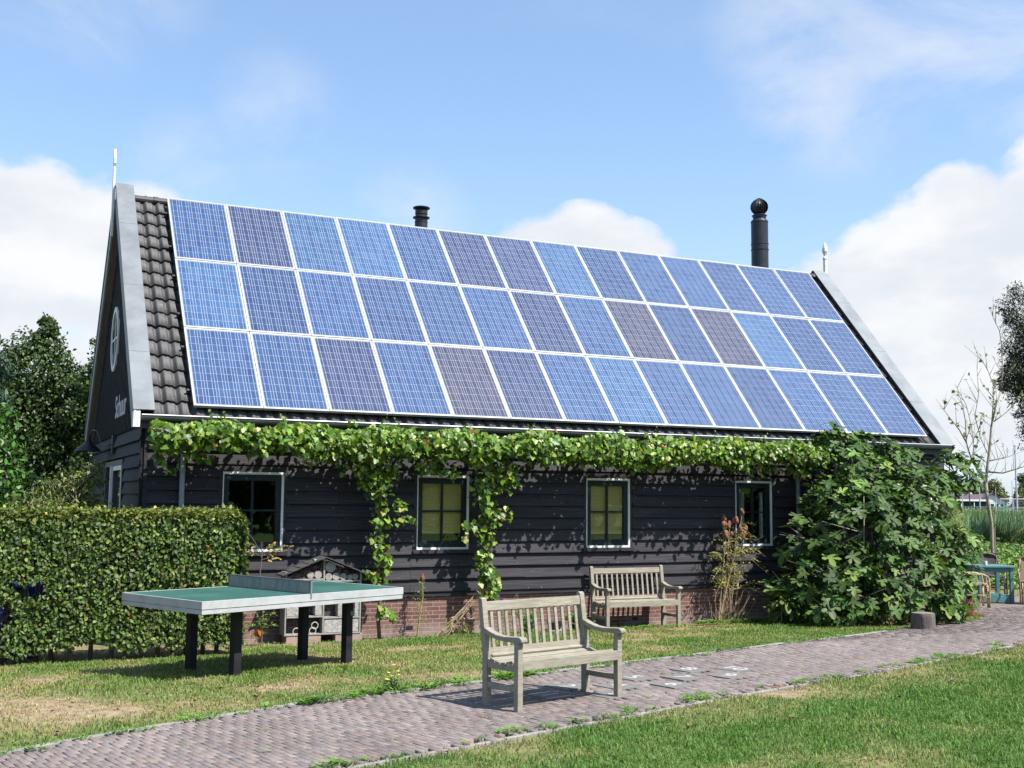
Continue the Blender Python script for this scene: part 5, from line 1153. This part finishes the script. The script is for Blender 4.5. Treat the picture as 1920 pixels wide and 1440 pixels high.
def pots():
    o = thing('flower_pot', 'dark pot with yellow and white flowers on a pale slab at the wall', 'flower pot', (5.60, -.42, -.205))
    MB().box((-.16, -.12, 0), (.15, .12, .022)).build('slab', mat('pale_concrete_edging', None), o, world=False, bevel=.004)
    p = MB(); p.lathe([(.085, .023), (.125, .12), (.130, .14), (.122, .14), (.118, .125), (.0, .12)], (0, 0, 0), 20); p.build('pot', M_BLACK, o, world=False)
    P, N, D, S_ = [], [], [], []; Q = [[], [], [], []]
    for k in range(46): d = rdir(1)[0] * .12; P.append((d[0], d[1], .20 + d[2] * .6)); N.append(d + np.array([0, -1, .3])); D.append(rng.normal(0, 1, 3)); S_.append(.07)
    lc('petals', P[:34], N[:34], D[:34], S_[:34], 'oval', o, [(.75, .48, .10), (.78, .72, .55), (.70, .60, .20)]); lc('foliage', P[34:], N[34:], D[34:], S_[34:], 'oval', o, [(.12, .22, .05)])
    for (x, y, s, lab) in ((5.12, -.42, 1.0, 'low green leafy perennial left of the flower pot at the wall'), (5.98, -.40, .9, 'low green leafy perennial between the flower pot and the rear bench')):
        q = thing('perennial', lab, 'plant', (x, y, -.21), 0, 'low green perennials at the foot of the wall'); P, N, D, S_ = [], [], [], []; m = MB()
        for k in range(26):
            a = random.uniform(0, 2 * PI); e = Vector((math.cos(a) * .2 * s, math.sin(a) * .12, random.uniform(.08, .42) * s)); m.tube([(0, 0, -.02), e * .6 + Vector((0, 0, .03)), e], [.004, .003, .002], 4); plume(P, N, D, S_, e * .3, e, 6, .08, .03)
        m.build('stem', M_STEM, q, world=False); P = [Vector(p_) + Vector((x, y, -.21)) for p_ in P]; lc('foliage', P, N, D, S_, 'oval', q, [(.10, .19, .045), (.15, .25, .07), (.07, .14, .04)])
pots()
def orange_bush():
    o = thing('red_leaved_shrub', 'low orange red feathery shrub at the right foot of the fig bush', 'shrub', (13.4, -1.4, -.2)); P, N, D, S_ = [], [], [], []; m = MB()
    for k in range(60): a = random.uniform(0, 2 * PI); e = Vector((13.4 + .5 * math.cos(a) * random.random() ** .5, -1.35 + .3 * math.sin(a), random.uniform(-.15, .22))); m.tube([(13.4, -1.35, -.22), e], [.006, .002], 4); plume(P, N, D, S_, Vector((13.4, -1.35, -.15)).lerp(e, .4), e, 7, .07, .02)
    m.build('stem', M_BARK, o); lc('foliage', P, N, D, S_, 'thin', o, [(.42, .10, .05), (.36, .07, .05), (.5, .18, .06), (.28, .07, .06)])
orange_bush()
def stump():
    o = thing('log_stump', 'short weathered log stump standing in front of the fig bush', 'log', (10.30, -3.45, -.05)); m = MB(); n = 28; prof = []
    vs = []; fs = []
    for z, k in ((-.02, 1.04), (.08, 1.0), (.18, .99), (.235, .97), (.245, .93)):
        for i in range(n): a = 2 * PI * i / n; r = .175 * k * (1 + .05 * math.sin(3 * a + 1) + .03 * math.sin(7 * a)); vs.append((r * math.cos(a), r * math.sin(a), z))
    for q in range(4):
        for i in range(n): j = (i + 1) % n; fs.append((q * n + i, q * n + j, (q + 1) * n + j, (q + 1) * n + i))
    m.add(vs, fs); m.build('bark', mat('weathered_log_bark', (.085, .068, .06), (.17, .14, .12), 7, .9, .9, stretch=(4, 4, .6)), o, world=False, smooth=True)
    t = MB(); t.add([(.163 * (1 + .05 * math.sin(3 * a + 1)) * math.cos(a), .163 * (1 + .05 * math.sin(3 * a + 1)) * math.sin(a), .246) for a in [2 * PI * i / n for i in range(n)]], [tuple(range(n))]); t.build('cut_face', mat('grey_cut_log', (.16, .13, .11), (.22, .19, .16), 25, .85), o, world=False)
stump()

# weeds along the kerb and in the joints
def weeds():
    P, N, D, S_, C = [], [], [], [], []
    spots = []
    for k in range(95): x = rng.uniform(-3.2, 8.5); spots.append((x, float(fary(x)) + rng.normal(.0, .06), rng.uniform(.35, 1.0)))
    for k in range(26): x = rng.uniform(-.2, 2.6); spots.append((x, float(fary(x)) + rng.normal(.02, .05), rng.uniform(.9, 1.6)))
    for k in range(60): x = rng.uniform(-.6, 9.5); spots.append((x, float(neary(x)) + rng.normal(.03, .05), rng.uniform(.5, 1.1)))
    for x, y in ((1.2, -7.6), (1.5, -7.8), (2.0, -7.75), (2.1, -7.9), (1.1, -7.9), (.4, -7.5), (-.6, -7.4), (-1.3, -7.7), (3.3, -7.1), (3.6, -7.25), (4.3, -6.95), (4.6, -6.85), (3.0, -7.3), (.2, -8.1), (-.8, -8.2), (4.9, -6.6), (2.5, -7.6), (3.9, -5.45), (5.6, -6.4)): spots.append((x, y, rng.uniform(.35, .6)))
    for k in range(36): spots.append((rng.uniform(8.2, 9.8), rng.normal(-.5, .07), rng.uniform(.9, 1.5)))
    for k in range(24): spots.append((rng.uniform(6.4, 8.0), rng.normal(-.72, .05), rng.uniform(.5, .9)))
    for x, y, s in spots:
        z = float(gz(y)) + .012; c = np.array([(.10, .22, .03), (.14, .28, .05), (.08, .16, .035)][rng.integers(3)])
        for i in range(int(16 + 20 * s)):
            a = rng.uniform(0, 2 * PI); r = rng.uniform(0, .085) * s; P.append((x + r * math.cos(a), y + r * math.sin(a), z + rng.uniform(0, .035) * s)); D.append((math.cos(a), math.sin(a), rng.uniform(.2, 1.6))); N.append((-.4 * math.cos(a), -.4 * math.sin(a), 1)); S_.append(rng.uniform(.018, .045) * s); C.append(c * rng.uniform(.75, 1.5))
    tag(leafcloud('weeds', np.array(P), norm(np.array(N)), norm(np.array(D)), np.array(S_), 'oval', M_WEED, None, np.array(C)), kind='stuff')
weeds()
def yellow_weed():
    o = thing('yellow_wildflower', 'clump of small yellow wild flowers by the kerb left of the front bench', 'flower', (.98, -5.95, 0)); m = MB(); P, N, D, S_ = [], [], [], []; f = MB()
    for k in range(16):
        a = random.uniform(0, 2 * PI); r = random.uniform(.02, .16); e = Vector((.98 + r * math.cos(a), -5.95 + r * .6 * math.sin(a), random.uniform(.12, .27))); m.tube([(.98 + .03 * math.cos(a), -5.95, 0), e], [.003, .002], 4); plume(P, N, D, S_, (e.x, e.y, .02), (e.x, e.y, e.z * .8), 5, .05, .0)
        if k % 2 == 0:
            for q in range(5): b = 2 * PI * q / 5; f.beam(e, e + Vector((.016 * math.cos(b), .016 * math.sin(b), .006)), .012, .003)
    m.build('stem', M_STEM, o); f.build('petals', mat('yellow_petal', (.75, .62, .04), (.8, .7, .08), 9, .6), o); lc('foliage', P, N, D, S_, 'oval', o, [(.12, .22, .06), (.16, .26, .08)])
yellow_weed()
def dry_leaves():
    m0 = None
    for k, (x, y) in enumerate(((-1.55, -5.9), (-.55, -5.3), (-.2, -5.35), (-1.6, -6.6), (-.9, -5.9), (.15, -5.15), (-2.1, -6.85), (-.35, -5.9), (.45, -4.8), (-1.2, -5.2), (1.75, -5.65), (1.9, -5.6), (3.6, -8.6), (2.6, -8.55), (5.2, -8.2), (6.5, -7.6), (-1.9, -5.6), (.9, -4.6))):
        o = None
        if m0 is None:
            b = MB(); pts = [(0, 0, 0)] + [(.036 * r * math.cos(a), .024 * r * math.sin(a), .012 * abs(math.sin(a * 1.5)) + .004) for a, r in [(2 * PI * i / 12, 1 if i % 2 else .7) for i in range(12)]]
            b.add(pts, [(0, 1 + i, 1 + (i + 1) % 12) for i in range(12)]); o = b.build('dry_leaf', mat('dry_brown_leaf', (.17, .085, .035), (.26, .16, .085), 30, .8), None); m0 = o
        else: o = m0.copy(); COL.objects.link(o)
        tag(o, 'curled dry brown fallen leaf lying in the grass', 'leaf', 'fallen dry leaves on the lawn'); o.location = (x, y, float(gz(y)) + .022); o.rotation_euler = (random.uniform(-.5, .5), random.uniform(-.5, .5), random.uniform(0, 6))
dry_leaves()

# ------------------------------------------------------------------ terrace furniture
M_TEAL = mat('worn_teal_paint', (.06, .165, .17), (.09, .22, .225), 6, .55, .15, spots=((.24, .38, .36), 16, .68))
def teal_table():
    o = thing('teal_table', 'small square teal painted wooden table on the brick terrace at the right', 'table', (16.68, 1.05, -.23), D2R(-24)); w = .40
    t = MB()
    for k in range(5): t.box((-w + k * .16, -w, .755), (-w + k * .16 + .157, w, .785))
    t.build('tabletop', M_TEAL, o, world=False, bevel=.003)
    for sx in (-1, 1):
        for sy in (-1, 1): MB().box((sx * (w - .07) - .035, sy * (w - .07) - .035, 0), (sx * (w - .07) + .035, sy * (w - .07) + .035, .754)).build('leg', M_TEAL, o, world=False, bevel=.004)
    a = MB(); q = w - .07
    for s in (-1, 1): a.box((-q + .036, s * q - .012, .66), (q - .036, s * q + .012, .752)); a.box((s * q - .012, -q + .036, .66), (s * q + .012, q - .036, .752))
    a.build('apron', M_TEAL, o, world=False)
    sh = MB(); 
    for s in (-1, 1): sh.box((-q + .036, s * q - .014, .04), (q - .036, s * q + .014, .16))
    for k in range(4): sh.box((-q + .02, -q + .016 + k * .155, .165), (q - .02, -q + .16 + k * .155, .185))
    sh.build('shelf', M_TEAL, o, world=False)
    c = thing('glass_jar', 'small pale patterned jar standing on the teal table', 'jar', (16.52, .98, .556)); j = MB(); j.lathe([(.035, .0), (.042, .01), (.042, .075), (.036, .085), (.038, .095), (.034, .095), (.032, .02), (.0, .015)], (0, 0, 0), 20); j.build('jar', mat('pale_jar_glaze', (.45, .55, .62), (.7, .74, .76), 40, .2), c, world=False)
teal_table()
def weave_mat(name, a, b):
    m = bpy.data.materials.new(name); m.use_nodes = True; t = NT(m.node_tree); tc = t.n('ShaderNodeTexCoord').outputs['Object']
    c = t.n('ShaderNodeTexChecker'); t.put(c, 'Vector', tc); t.put(c, 'Scale', 75.0); c.inputs[1].default_value = (*a, 1); c.inputs[2].default_value = (*b, 1)
    p = t.n('ShaderNodeBsdfPrincipled', ins={'Base Color': c.outputs[0], 'Roughness': .7}); bb = t.n('ShaderNodeBump', ins={'Strength': .6, 'Distance': .006, 'Height': c.outputs[1]}); t.put(p, 'Normal', bb)
    t.put(t.n('ShaderNodeOutputMaterial'), 0, p); MATS[name] = m; return m
def rattan_chair(label, loc, rz, cane, weave, high=.93):
    """local: seat centre at origin, the sitter faces -y"""
    o = thing('rattan_chair', label, 'chair', loc, rz, 'rattan armchairs on the terrace'); r = .017
    for s in (-1, 1):
        MB().tube([(s * .24, -.23, 0), (s * .245, -.235, .25), (s * .25, -.235, .45), (s * .255, -.22, .60), (s * .26, -.12, .655), (s * .265, .06, .655), (s * .25, .18, .66), (s * .225, .24, .70)], r, 8).build('armrest', cane, o, world=False, smooth=True)
        MB().tube([(s * .20, -.21, 0), (s * .20, -.21, .44)], r, 8).build('leg', cane, o, world=False, smooth=True)
        MB().tube([(s * .22, .27, 0), (s * .205, .21, .25), (s * .20, .19, .44), (s * .22, .245, .75), (s * .20, .28, high - .07)], r, 8).build('leg', cane, o, world=False, smooth=True)
    b = MB(); n = 10; prof = []
    for k in range(n + 1): a = PI * k / n; prof.append((-.20 * math.cos(a), .28 + .01 * math.sin(a), high - .09 + .09 * math.sin(a)))
    b.tube(prof, r, 8, cap=False); b.build('back_frame', cane, o, world=False, smooth=True)
    w = MB(); rows = 12; vs = []; fs = []
    for i in range(rows + 1):
        v = i / rows; z = .47 + (high - .015 - .47) * v; hw = .185 if v < .8 else .185 * math.sqrt(max(0, 1 - ((v - .8) / .2) ** 2)) + .02
        y = .195 + .085 * min(1, v * 1.15)
        for j in range(7): u = j / 6 * 2 - 1; vs.append((u * hw, y + .03 * (1 - u * u), z))
    for i in range(rows):
        for j in range(6): a = i * 7 + j; fs.append((a, a + 1, a + 8, a + 7))
    m = len(vs); vs2 = [(x, y + .012, z) for x, y, z in vs]; w.add(vs, fs); w.add(vs2, [tuple(reversed(f)) for f in fs]); w.build('back_panel', weave, o, world=False, smooth=True)
    s = MB(); s.lathe([(.0, .425), (.235, .425), (.25, .44), (.25, .46), (.235, .472), (.0, .478)], (0, -.01, 0), 28); s.build('seat', weave, o, world=False)
    st = MB()
    for sx in (-1, 1): st.tube([(sx * .235, -.22, .24), (sx * .23, .22, .24)], .011, 6); st.tube([(sx * .235, -.225, .26), (sx * .20, -.21, .36), (sx * .12, -.20, .42)], .010, 6)
    st.tube([(-.235, -.225, .18), (.235, -.225, .18)], .011, 6); st.tube([(-.23, .22, .20), (.23, .22, .20)], .011, 6); st.build('stretcher', cane, o, world=False)
    return o
CANE = mat('honey_cane', (.36, .26, .11), (.50, .38, .18), 14, .45); CANED = mat('dark_cane', (.06, .045, .04), (.10, .08, .07), 14, .5); CANEB = mat('brown_cane', (.22, .15, .09), (.32, .23, .15), 14, .5)
WV1 = weave_mat('honey_weave', (.34, .25, .12), (.16, .11, .06)); WV2 = weave_mat('dark_weave', (.10, .075, .07), (.03, .025, .025)); WV3 = weave_mat('brown_weave', (.30, .21, .14), (.14, .09, .06))
fa = lambda dx, dy: math.atan2(dx, -dy)          # rotation so that local -y looks along (dx, dy)
rattan_chair('light honey coloured rattan armchair between fig bush and teal table', (15.50, .36, -.21), fa(.83, -.57), CANE, WV1, .88)
rattan_chair('dark woven rattan armchair behind the teal table', (18.0, 2.15, -.22), fa(-.50, -.86), CANED, WV2, .94)
rattan_chair('brown woven rattan armchair cut by the right picture edge', (17.12, .33, -.21), fa(-.62, -.6), CANEB, WV3, .98)
rattan_chair('dark rattan armchair mostly hidden behind the fig bush', (16.15, 1.75, -.22), fa(.75, -.5), CANED, WV2, .90)

# ------------------------------------------------------------------ reeds and greenery behind the terrace
rng = np.random.default_rng(61)
def reeds():
    def cl(n, xf, y0, y1, h0, h1, z0=-.23):
        y = rng.uniform(y0, y1, n); x = xf(y, rng.random(n)); h = rng.uniform(h0, h1, n) * (.85 + .3 * fbm(x, y, .5, 2)); return x, y, h
    xf = lambda y, u: (19.5 + (y - 4) * 1.05) + u * (9 + (y - 6) * .5)
    x, y, h = cl(52000, xf, 7.2, 19, 1.35, 2.0); n = len(x)
    a = rng.random(n) * 2 * PI; lean = rng.uniform(.1, .75, n); wnd = np.array([.9, -.1, 0]); P = np.stack([x, y, np.full(n, -.25) + h * rng.uniform(0, .55, n)], 1); h = h - (P[:, 2] + .25)
    d = norm(np.stack([np.cos(a), np.sin(a), 0 * a], 1) * .6 + wnd * .8); side = np.stack([-d[:, 1], d[:, 0], 0 * a], 1); w = rng.uniform(.010, .024, n)
    L_ = []
    for t, ww in ((0, .6), (.4, 1), (.75, .8), (1.0, .05)):
        q = P + d * (lean * h * t ** 2.2)[:, None] + np.array([0, 0, 1.]) * (h * (t - .38 * lean * t ** 3))[:, None]; L_ += [q - side * (w * ww)[:, None], q + side * (w * ww)[:, None]]
    V = np.stack(L_, 1).reshape(-1, 3); lp = np.array([0, 1, 3, 2, 2, 3, 5, 4, 4, 5, 7, 6]); L = (lp[None] + (np.arange(n) * 8)[:, None]).ravel(); T = np.full(n * 3, 4)
    col = np.repeat(pick([(.09, .17, .05), (.12, .22, .07), (.18, .28, .10), (.05, .10, .035), (.28, .31, .16)], n, .18, [.3, .25, .2, .17, .08]), 8, 0)
    tag(raw_mesh('reeds', V, L, np.arange(n * 3) * 4, T, leafmat('reed_leaf', .2, .45, .4), None, col), kind='stuff')
    # lower bright greenery in front
    n = 15000; y = rng.uniform(3.6, 7.4, n); x = 17.3 + (y - 3.6) * 1.0 + rng.random(n) * 8; hh = .25 + .75 * np.clip((y - 3.6) / 2.5, 0, 1) * (.6 + .8 * fbm(x, y, .8, 3)); z = -.22 + hh * rng.random(n) ** .6
    P = np.stack([x, y, z], 1); tag(leafcloud('undergrowth', P, norm(np.array([0, -.4, .8]) + rng.normal(0, .5, (n, 3))), norm(rng.normal(0, .6, (n, 3)) + np.array([0, -.2, .2])), rng.uniform(.05, .13, n), 'oval', M_WEED, None, pick([(.10, .20, .035), (.15, .28, .05), (.07, .14, .03), (.2, .3, .07)], n, .2)), kind='stuff')
reeds()

# ------------------------------------------------------------------ far background
def clubhouse():
    o = thing('clubhouse', 'long low clubhouse with dark roof, white gable and green railing beyond the reeds', 'building', (176, 153, -.23))
    # main axis from far left to the gable on the right
    A = Vector((169, 156, 0)); B = Vector((182.5, 150.2, 0)); ax = (B - A).normalized(); nn = Vector((ax.y, -ax.x, 0))
    g = lambda a, b, z: tuple(A + ax * a + nn * b + Vector((0, 0, z))); Lh = (B - A).length
    roof_ = mat('dark_brown_roofing', (.075, .055, .06), (.11, .08, .085), 2, .8); wh = M_WHITE; gw = mat('blue_green_railing', (.05, .22, .17), (.08, .28, .22), 3, .6)
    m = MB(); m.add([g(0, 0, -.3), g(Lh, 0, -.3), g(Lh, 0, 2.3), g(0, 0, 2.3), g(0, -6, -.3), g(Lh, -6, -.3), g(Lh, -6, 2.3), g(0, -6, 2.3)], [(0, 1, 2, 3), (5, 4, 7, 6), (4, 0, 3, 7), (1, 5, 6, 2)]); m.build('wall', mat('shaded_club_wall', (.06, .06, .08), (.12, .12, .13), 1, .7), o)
    r = MB(); r.add([g(-.5, 2.4, 2.25), g(Lh + .3, 2.4, 2.25), g(Lh + .3, .2, 2.72), g(-.5, .2, 2.72), g(Lh + .3, -2.8, 3.70), g(-.5, -2.8, 3.70), g(Lh + .3, -6.4, 2.4), g(-.5, -6.4, 2.4)], [(0, 1, 2, 3), (3, 2, 4, 5), (5, 4, 6, 7), (0, 3, 5, 7), (1, 6, 4, 2)]); r.build('roof', roof_, o)
    r = MB(); r.add([g(-.5, 2.5, 2.26), g(Lh + .3, 2.5, 2.26), g(Lh + .3, .9, 2.62), g(-.5, .9, 2.62)], [(0, 1, 2, 3)]); r.build('awning', mat('grey_awning', (.3, .3, .34), (.36, .36, .4), 1, .7), o)
    # white gabled wing facing the camera
    C_ = Vector((183.6, 150, 0)); rr = Vector((.9, -.43, 0)); f = lambda a, b, z: tuple(C_ + rr * a + Vector((.43, .9, 0)) * b + Vector((0, 0, z)))
    w = MB(); pf = [(-2.9, -.3), (2.6, -.3), (2.6, 2.35), (0, 3.65), (-2.9, 2.3)]; w.prism(pf, lambda p: f(p[0], 0, p[1]), lambda p: f(p[0], 6, p[1])); gb = w.build('gable_wing', wh, o)
    rf2 = MB(); rf2.prism([(-3.4, 2.15), (0, 3.78), (3.1, 2.15), (3.1, 2.28), (0, 3.92), (-3.4, 2.28)], lambda p: f(p[0], -.4, p[1]), lambda p: f(p[0], 6, p[1])); rf2.build('roof', roof_, o)
    for k in range(5): q = MB(); x = -2.2 + k * .95; q.prism([(x, .95), (x + .62, .95), (x + .62, 1.75), (x, 1.75)], lambda p: f(p[0], -.03, p[1]), lambda p: f(p[0], .02, p[1])); q.build('window', mat('dark_window_glass', None), gb)
    q = MB()
    for k in range(26): a = k * .6; q.beam(g(a, 2.6, .55), g(a, 2.6, 1.15), .4, .05, (0, 1, 0))
    q.beam(g(0, 2.6, 1.18), g(Lh + 2.5, 2.6, 1.18), .08, .08); q.build('railing', gw, o)
    q = MB(); q.beam(f(-2.9, -1.4, .9), f(2.7, -1.4, .9), .05, .7); q.build('railing', gw, o)
    for k in range(6): MB().beam(g(.5 + k * 2.6, 2.3, -.3), g(.5 + k * 2.6, 2.3, 2.3), .14, .14, (0, 1, 0)).build('post', wh, o)
clubhouse()
def far_car(loc, rz, cm, label):
    o = thing('parked_car', label, 'car', loc, rz, 'cars parked in front of the clubhouse')
    b = MB(); pr = [(-2.1, .35), (2.1, .35), (2.1, .75), (1.25, .92), (.75, 1.38), (-.95, 1.42), (-1.6, .98), (-2.1, .92)]; b.prism(pr, lambda p: (p[0], -.82, p[1]), lambda p: (p[0], .82, p[1])); b.build('body', cm, o, world=False, bevel=.08)
    g = MB(); pr = [(-1.4, .98), (1.1, .95), (.68, 1.32), (-.9, 1.36)]
    g.prism(pr, lambda p: (p[0], -.83, p[1]), lambda p: (p[0], .83, p[1])); g.build('window', mat('dark_window_glass', None), o, world=False)
    for x in (-1.3, 1.3):
        for y in (-.75, .75): MB().tube([(x, y - .1, .32), (x, y + .1, .32)], .32, 16).build('wheel', M_BLACK, o, world=False)
far_car((153.5, 131, -.23), -.45, mat('dark_car_paint', (.02, .02, .03), None, 3, .3), 'dark parked car furthest left behind the reeds')
far_car((158.8, 129, -.23), -.45, mat('plum_car_paint', (.05, .02, .05), None, 3, .3), 'dark plum parked car in the middle behind the reeds')
far_car((164.0, 127, -.23), -.45, mat('silver_car_paint', (.35, .36, .4), None, 3, .3, metal=.5), 'silver grey parked car furthest right behind the reeds')
POLE = mat('galvanised_pole', (.42, .44, .47), (.55, .57, .6), 2, .5, metal=.3)
for x, y, z, r, lab in ((86.05, 60, 7.3, .10, 'tall grey pole rising right of the young tree'), (136.2, 110, 6.2, .10, 'thin white mast left of the young tree above the clubhouse'), (132.6, 110, 5.4, .08, 'short thin mast furthest left above the clubhouse roof'), (139.6, 110, 4.2, .08, 'short mast in front of the white clubhouse gable'), (143.2, 110, 5.3, .08, 'thin mast between young tree and tall pole')):
    o = thing('mast' if r < .1 or y > 100 else 'pole', lab, 'mast' if y > 100 else 'pole', (x, y, -.23)); q = MB(); q.tube([(0, 0, 0), (0, 0, z * .5), (0, 0, z + .2)], [r, r * .85, r * .5], 8); q.build('shaft', POLE, o, world=False)
    q = MB(); q.lathe([(.0, 0), (r * 1.1, .02), (r * 1.1, .08), (0, .1)], (0, 0, z + .18), 10); q.build('cap', POLE, o, world=False)
def ball_fence():
    o = thing('wire_fence', 'high thin wire fence with grey posts right of the clubhouse', 'fence', (96.6, 70, -.23))
    for k in range(5): x = 95.2 + k * 1.4; MB().tube([(x, 70 - .5 * k, -.23), (x, 70 - .5 * k, 2.35)], .035, 6).build('post', POLE, o)
    q = MB(); q.tube([(95.2, 70, 2.33), (100.8, 68, 2.36)], .02, 5)
    for z in np.arange(.3, 2.3, .25): q.tube([(95.2, 70, z), (100.8, 68, z)], .006, 4)
    for k in range(44): x = 95.2 + k * .127; y = 70 - .357 * k * .127; q.tube([(x, y, -.2), (x, y, 2.33)], .004, 4)
    q.build('mesh', POLE, o)
ball_fence()
def far_trees():
    F = [(211, 186, 7.0, 3.4, 0), (217, 190, 7.3, 3.0, 1), (223, 187, 6.8, 3.2, 0), (228, 192, 7.6, 3.4, 1), (196, 160, 7.2, 3.1, 2), (226, 176, 8.0, 4.2, 2), (233, 183, 9.2, 4.0, 0), (240, 186, 12.0, 4.6, 2), (248, 187, 12.5, 4.8, 0), (205, 192, 7.0, 3.6, 1), (199, 190, 7.4, 3.6, 0), (192, 150, 5.0, 2.6, 2)]
    lab = ['mid green', 'dark bluish green', 'yellowish olive green']; place = ['furthest left behind the clubhouse', 'second from the left behind the clubhouse', 'above the middle of the clubhouse roof', 'behind the white clubhouse gable', 'just right of the white gable', 'rounded, between the gable and the tall pole', 'behind the rounded tree', 'tallest of the far trees, behind the tall pole', 'at the right picture edge behind the tall pole', 'seen through the fig leaves', 'barely seen through the fig leaves', 'low, at the foot of the tall pole']
    cols = [[(.06, .11, .04), (.08, .14, .05), (.04, .08, .035)], [(.04, .08, .045), (.055, .10, .055), (.03, .06, .035)], [(.12, .15, .05), (.16, .18, .06), (.08, .11, .04)]]
    global TR0; TR0 = .3
    for k, (x, y, h, r, c) in enumerate(F):
        bl = [((x, y, h - r * .55), r * .55), ((x - r * .35, y - .3, h * .48), r * .6), ((x + r * .35, y + .3, h * .5), r * .6), ((x, y, h * .3), r * .65)]
        tree('far_tree', '%s distant tree, %s' % (lab[c], place[k]), 'tree', (x, y, -.23), [(x, y, -.3), (x, y, h * .4), (x, y, h * .7)], subdivide(bl, 7, .42), 190, (.28, .55), 'oval', cols[c], None, M_TREE, group='trees beyond the clubhouse', core=.5)
far_trees()
def far_hedge():
    n = 26000; y = rng.uniform(30, 70, n); x = 48 + (y - 30) * 1.15 + rng.uniform(-8, 12, n); z = -.2 + rng.random(n) ** .7 * 1.35 * (.7 + .6 * fbm(x, y, .2, 2))
    tag(leafcloud('scrub', np.stack([x, y, z], 1), norm(np.array([0, -.4, .8]) + rng.normal(0, .5, (n, 3))), rdir(n), rng.uniform(.12, .35, n), 'thin', M_WEED, None, pick([(.12, .18, .05), (.18, .22, .06), (.08, .13, .04), (.26, .2, .07)], n, .2)), kind='stuff')
far_hedge()

def reflection_trees():
    """unseen trees added behind the camera to give the panes dark reflections"""
    global TR0; TR0 = .35
    for k, (x, y, h, r) in enumerate(((4, -46, 10, 4.5), (14, -50, 12, 5), (26, -52, 11, 5), (38, -56, 13, 5.5), (52, -58, 12, 5.5), (68, -60, 13, 6), (-8, -50, 11, 5))):
        bl = [((x, y, h - r * .5), r * .6), ((x - r * .5, y, h * .45), r * .7), ((x + r * .5, y, h * .48), r * .7), ((x, y, h * .25), r * .7)]
        tree('reflection_tree', 'large leafy unseen tree added far behind the camera for the panes to reflect', 'tree', (x, y, 0), [(x, y, -.1), (x, y, h * .4), (x, y, h * .7)], subdivide(bl, 6, .5), 55, (.5, .9), 'oval', [(.06, .11, .03), (.09, .15, .04), (.04, .07, .02)], None, M_TREE, group='unseen trees added for the pane reflections', core=.4)
reflection_trees()

def tone_down(f=.84):
    """one overall albedo trim, the same for sun and shade"""
    for m in bpy.data.materials:
        nt = m.node_tree
        if nt is None: continue
        for nd in list(nt.nodes):
            if nd.type == 'BSDF_PRINCIPLED' or nd.type == 'BSDF_TRANSLUCENT':
                i = nd.inputs[0]
                if i.is_linked:
                    x = nt.nodes.new('ShaderNodeMix'); x.data_type = 'RGBA'; x.blend_type = 'MULTIPLY'; x.inputs[0].default_value = 1.0
                    nt.links.new(i.links[0].from_socket, x.inputs[6]); x.inputs[7].default_value = (f, f, f, 1); nt.links.new(x.outputs[2], i)
tone_down()
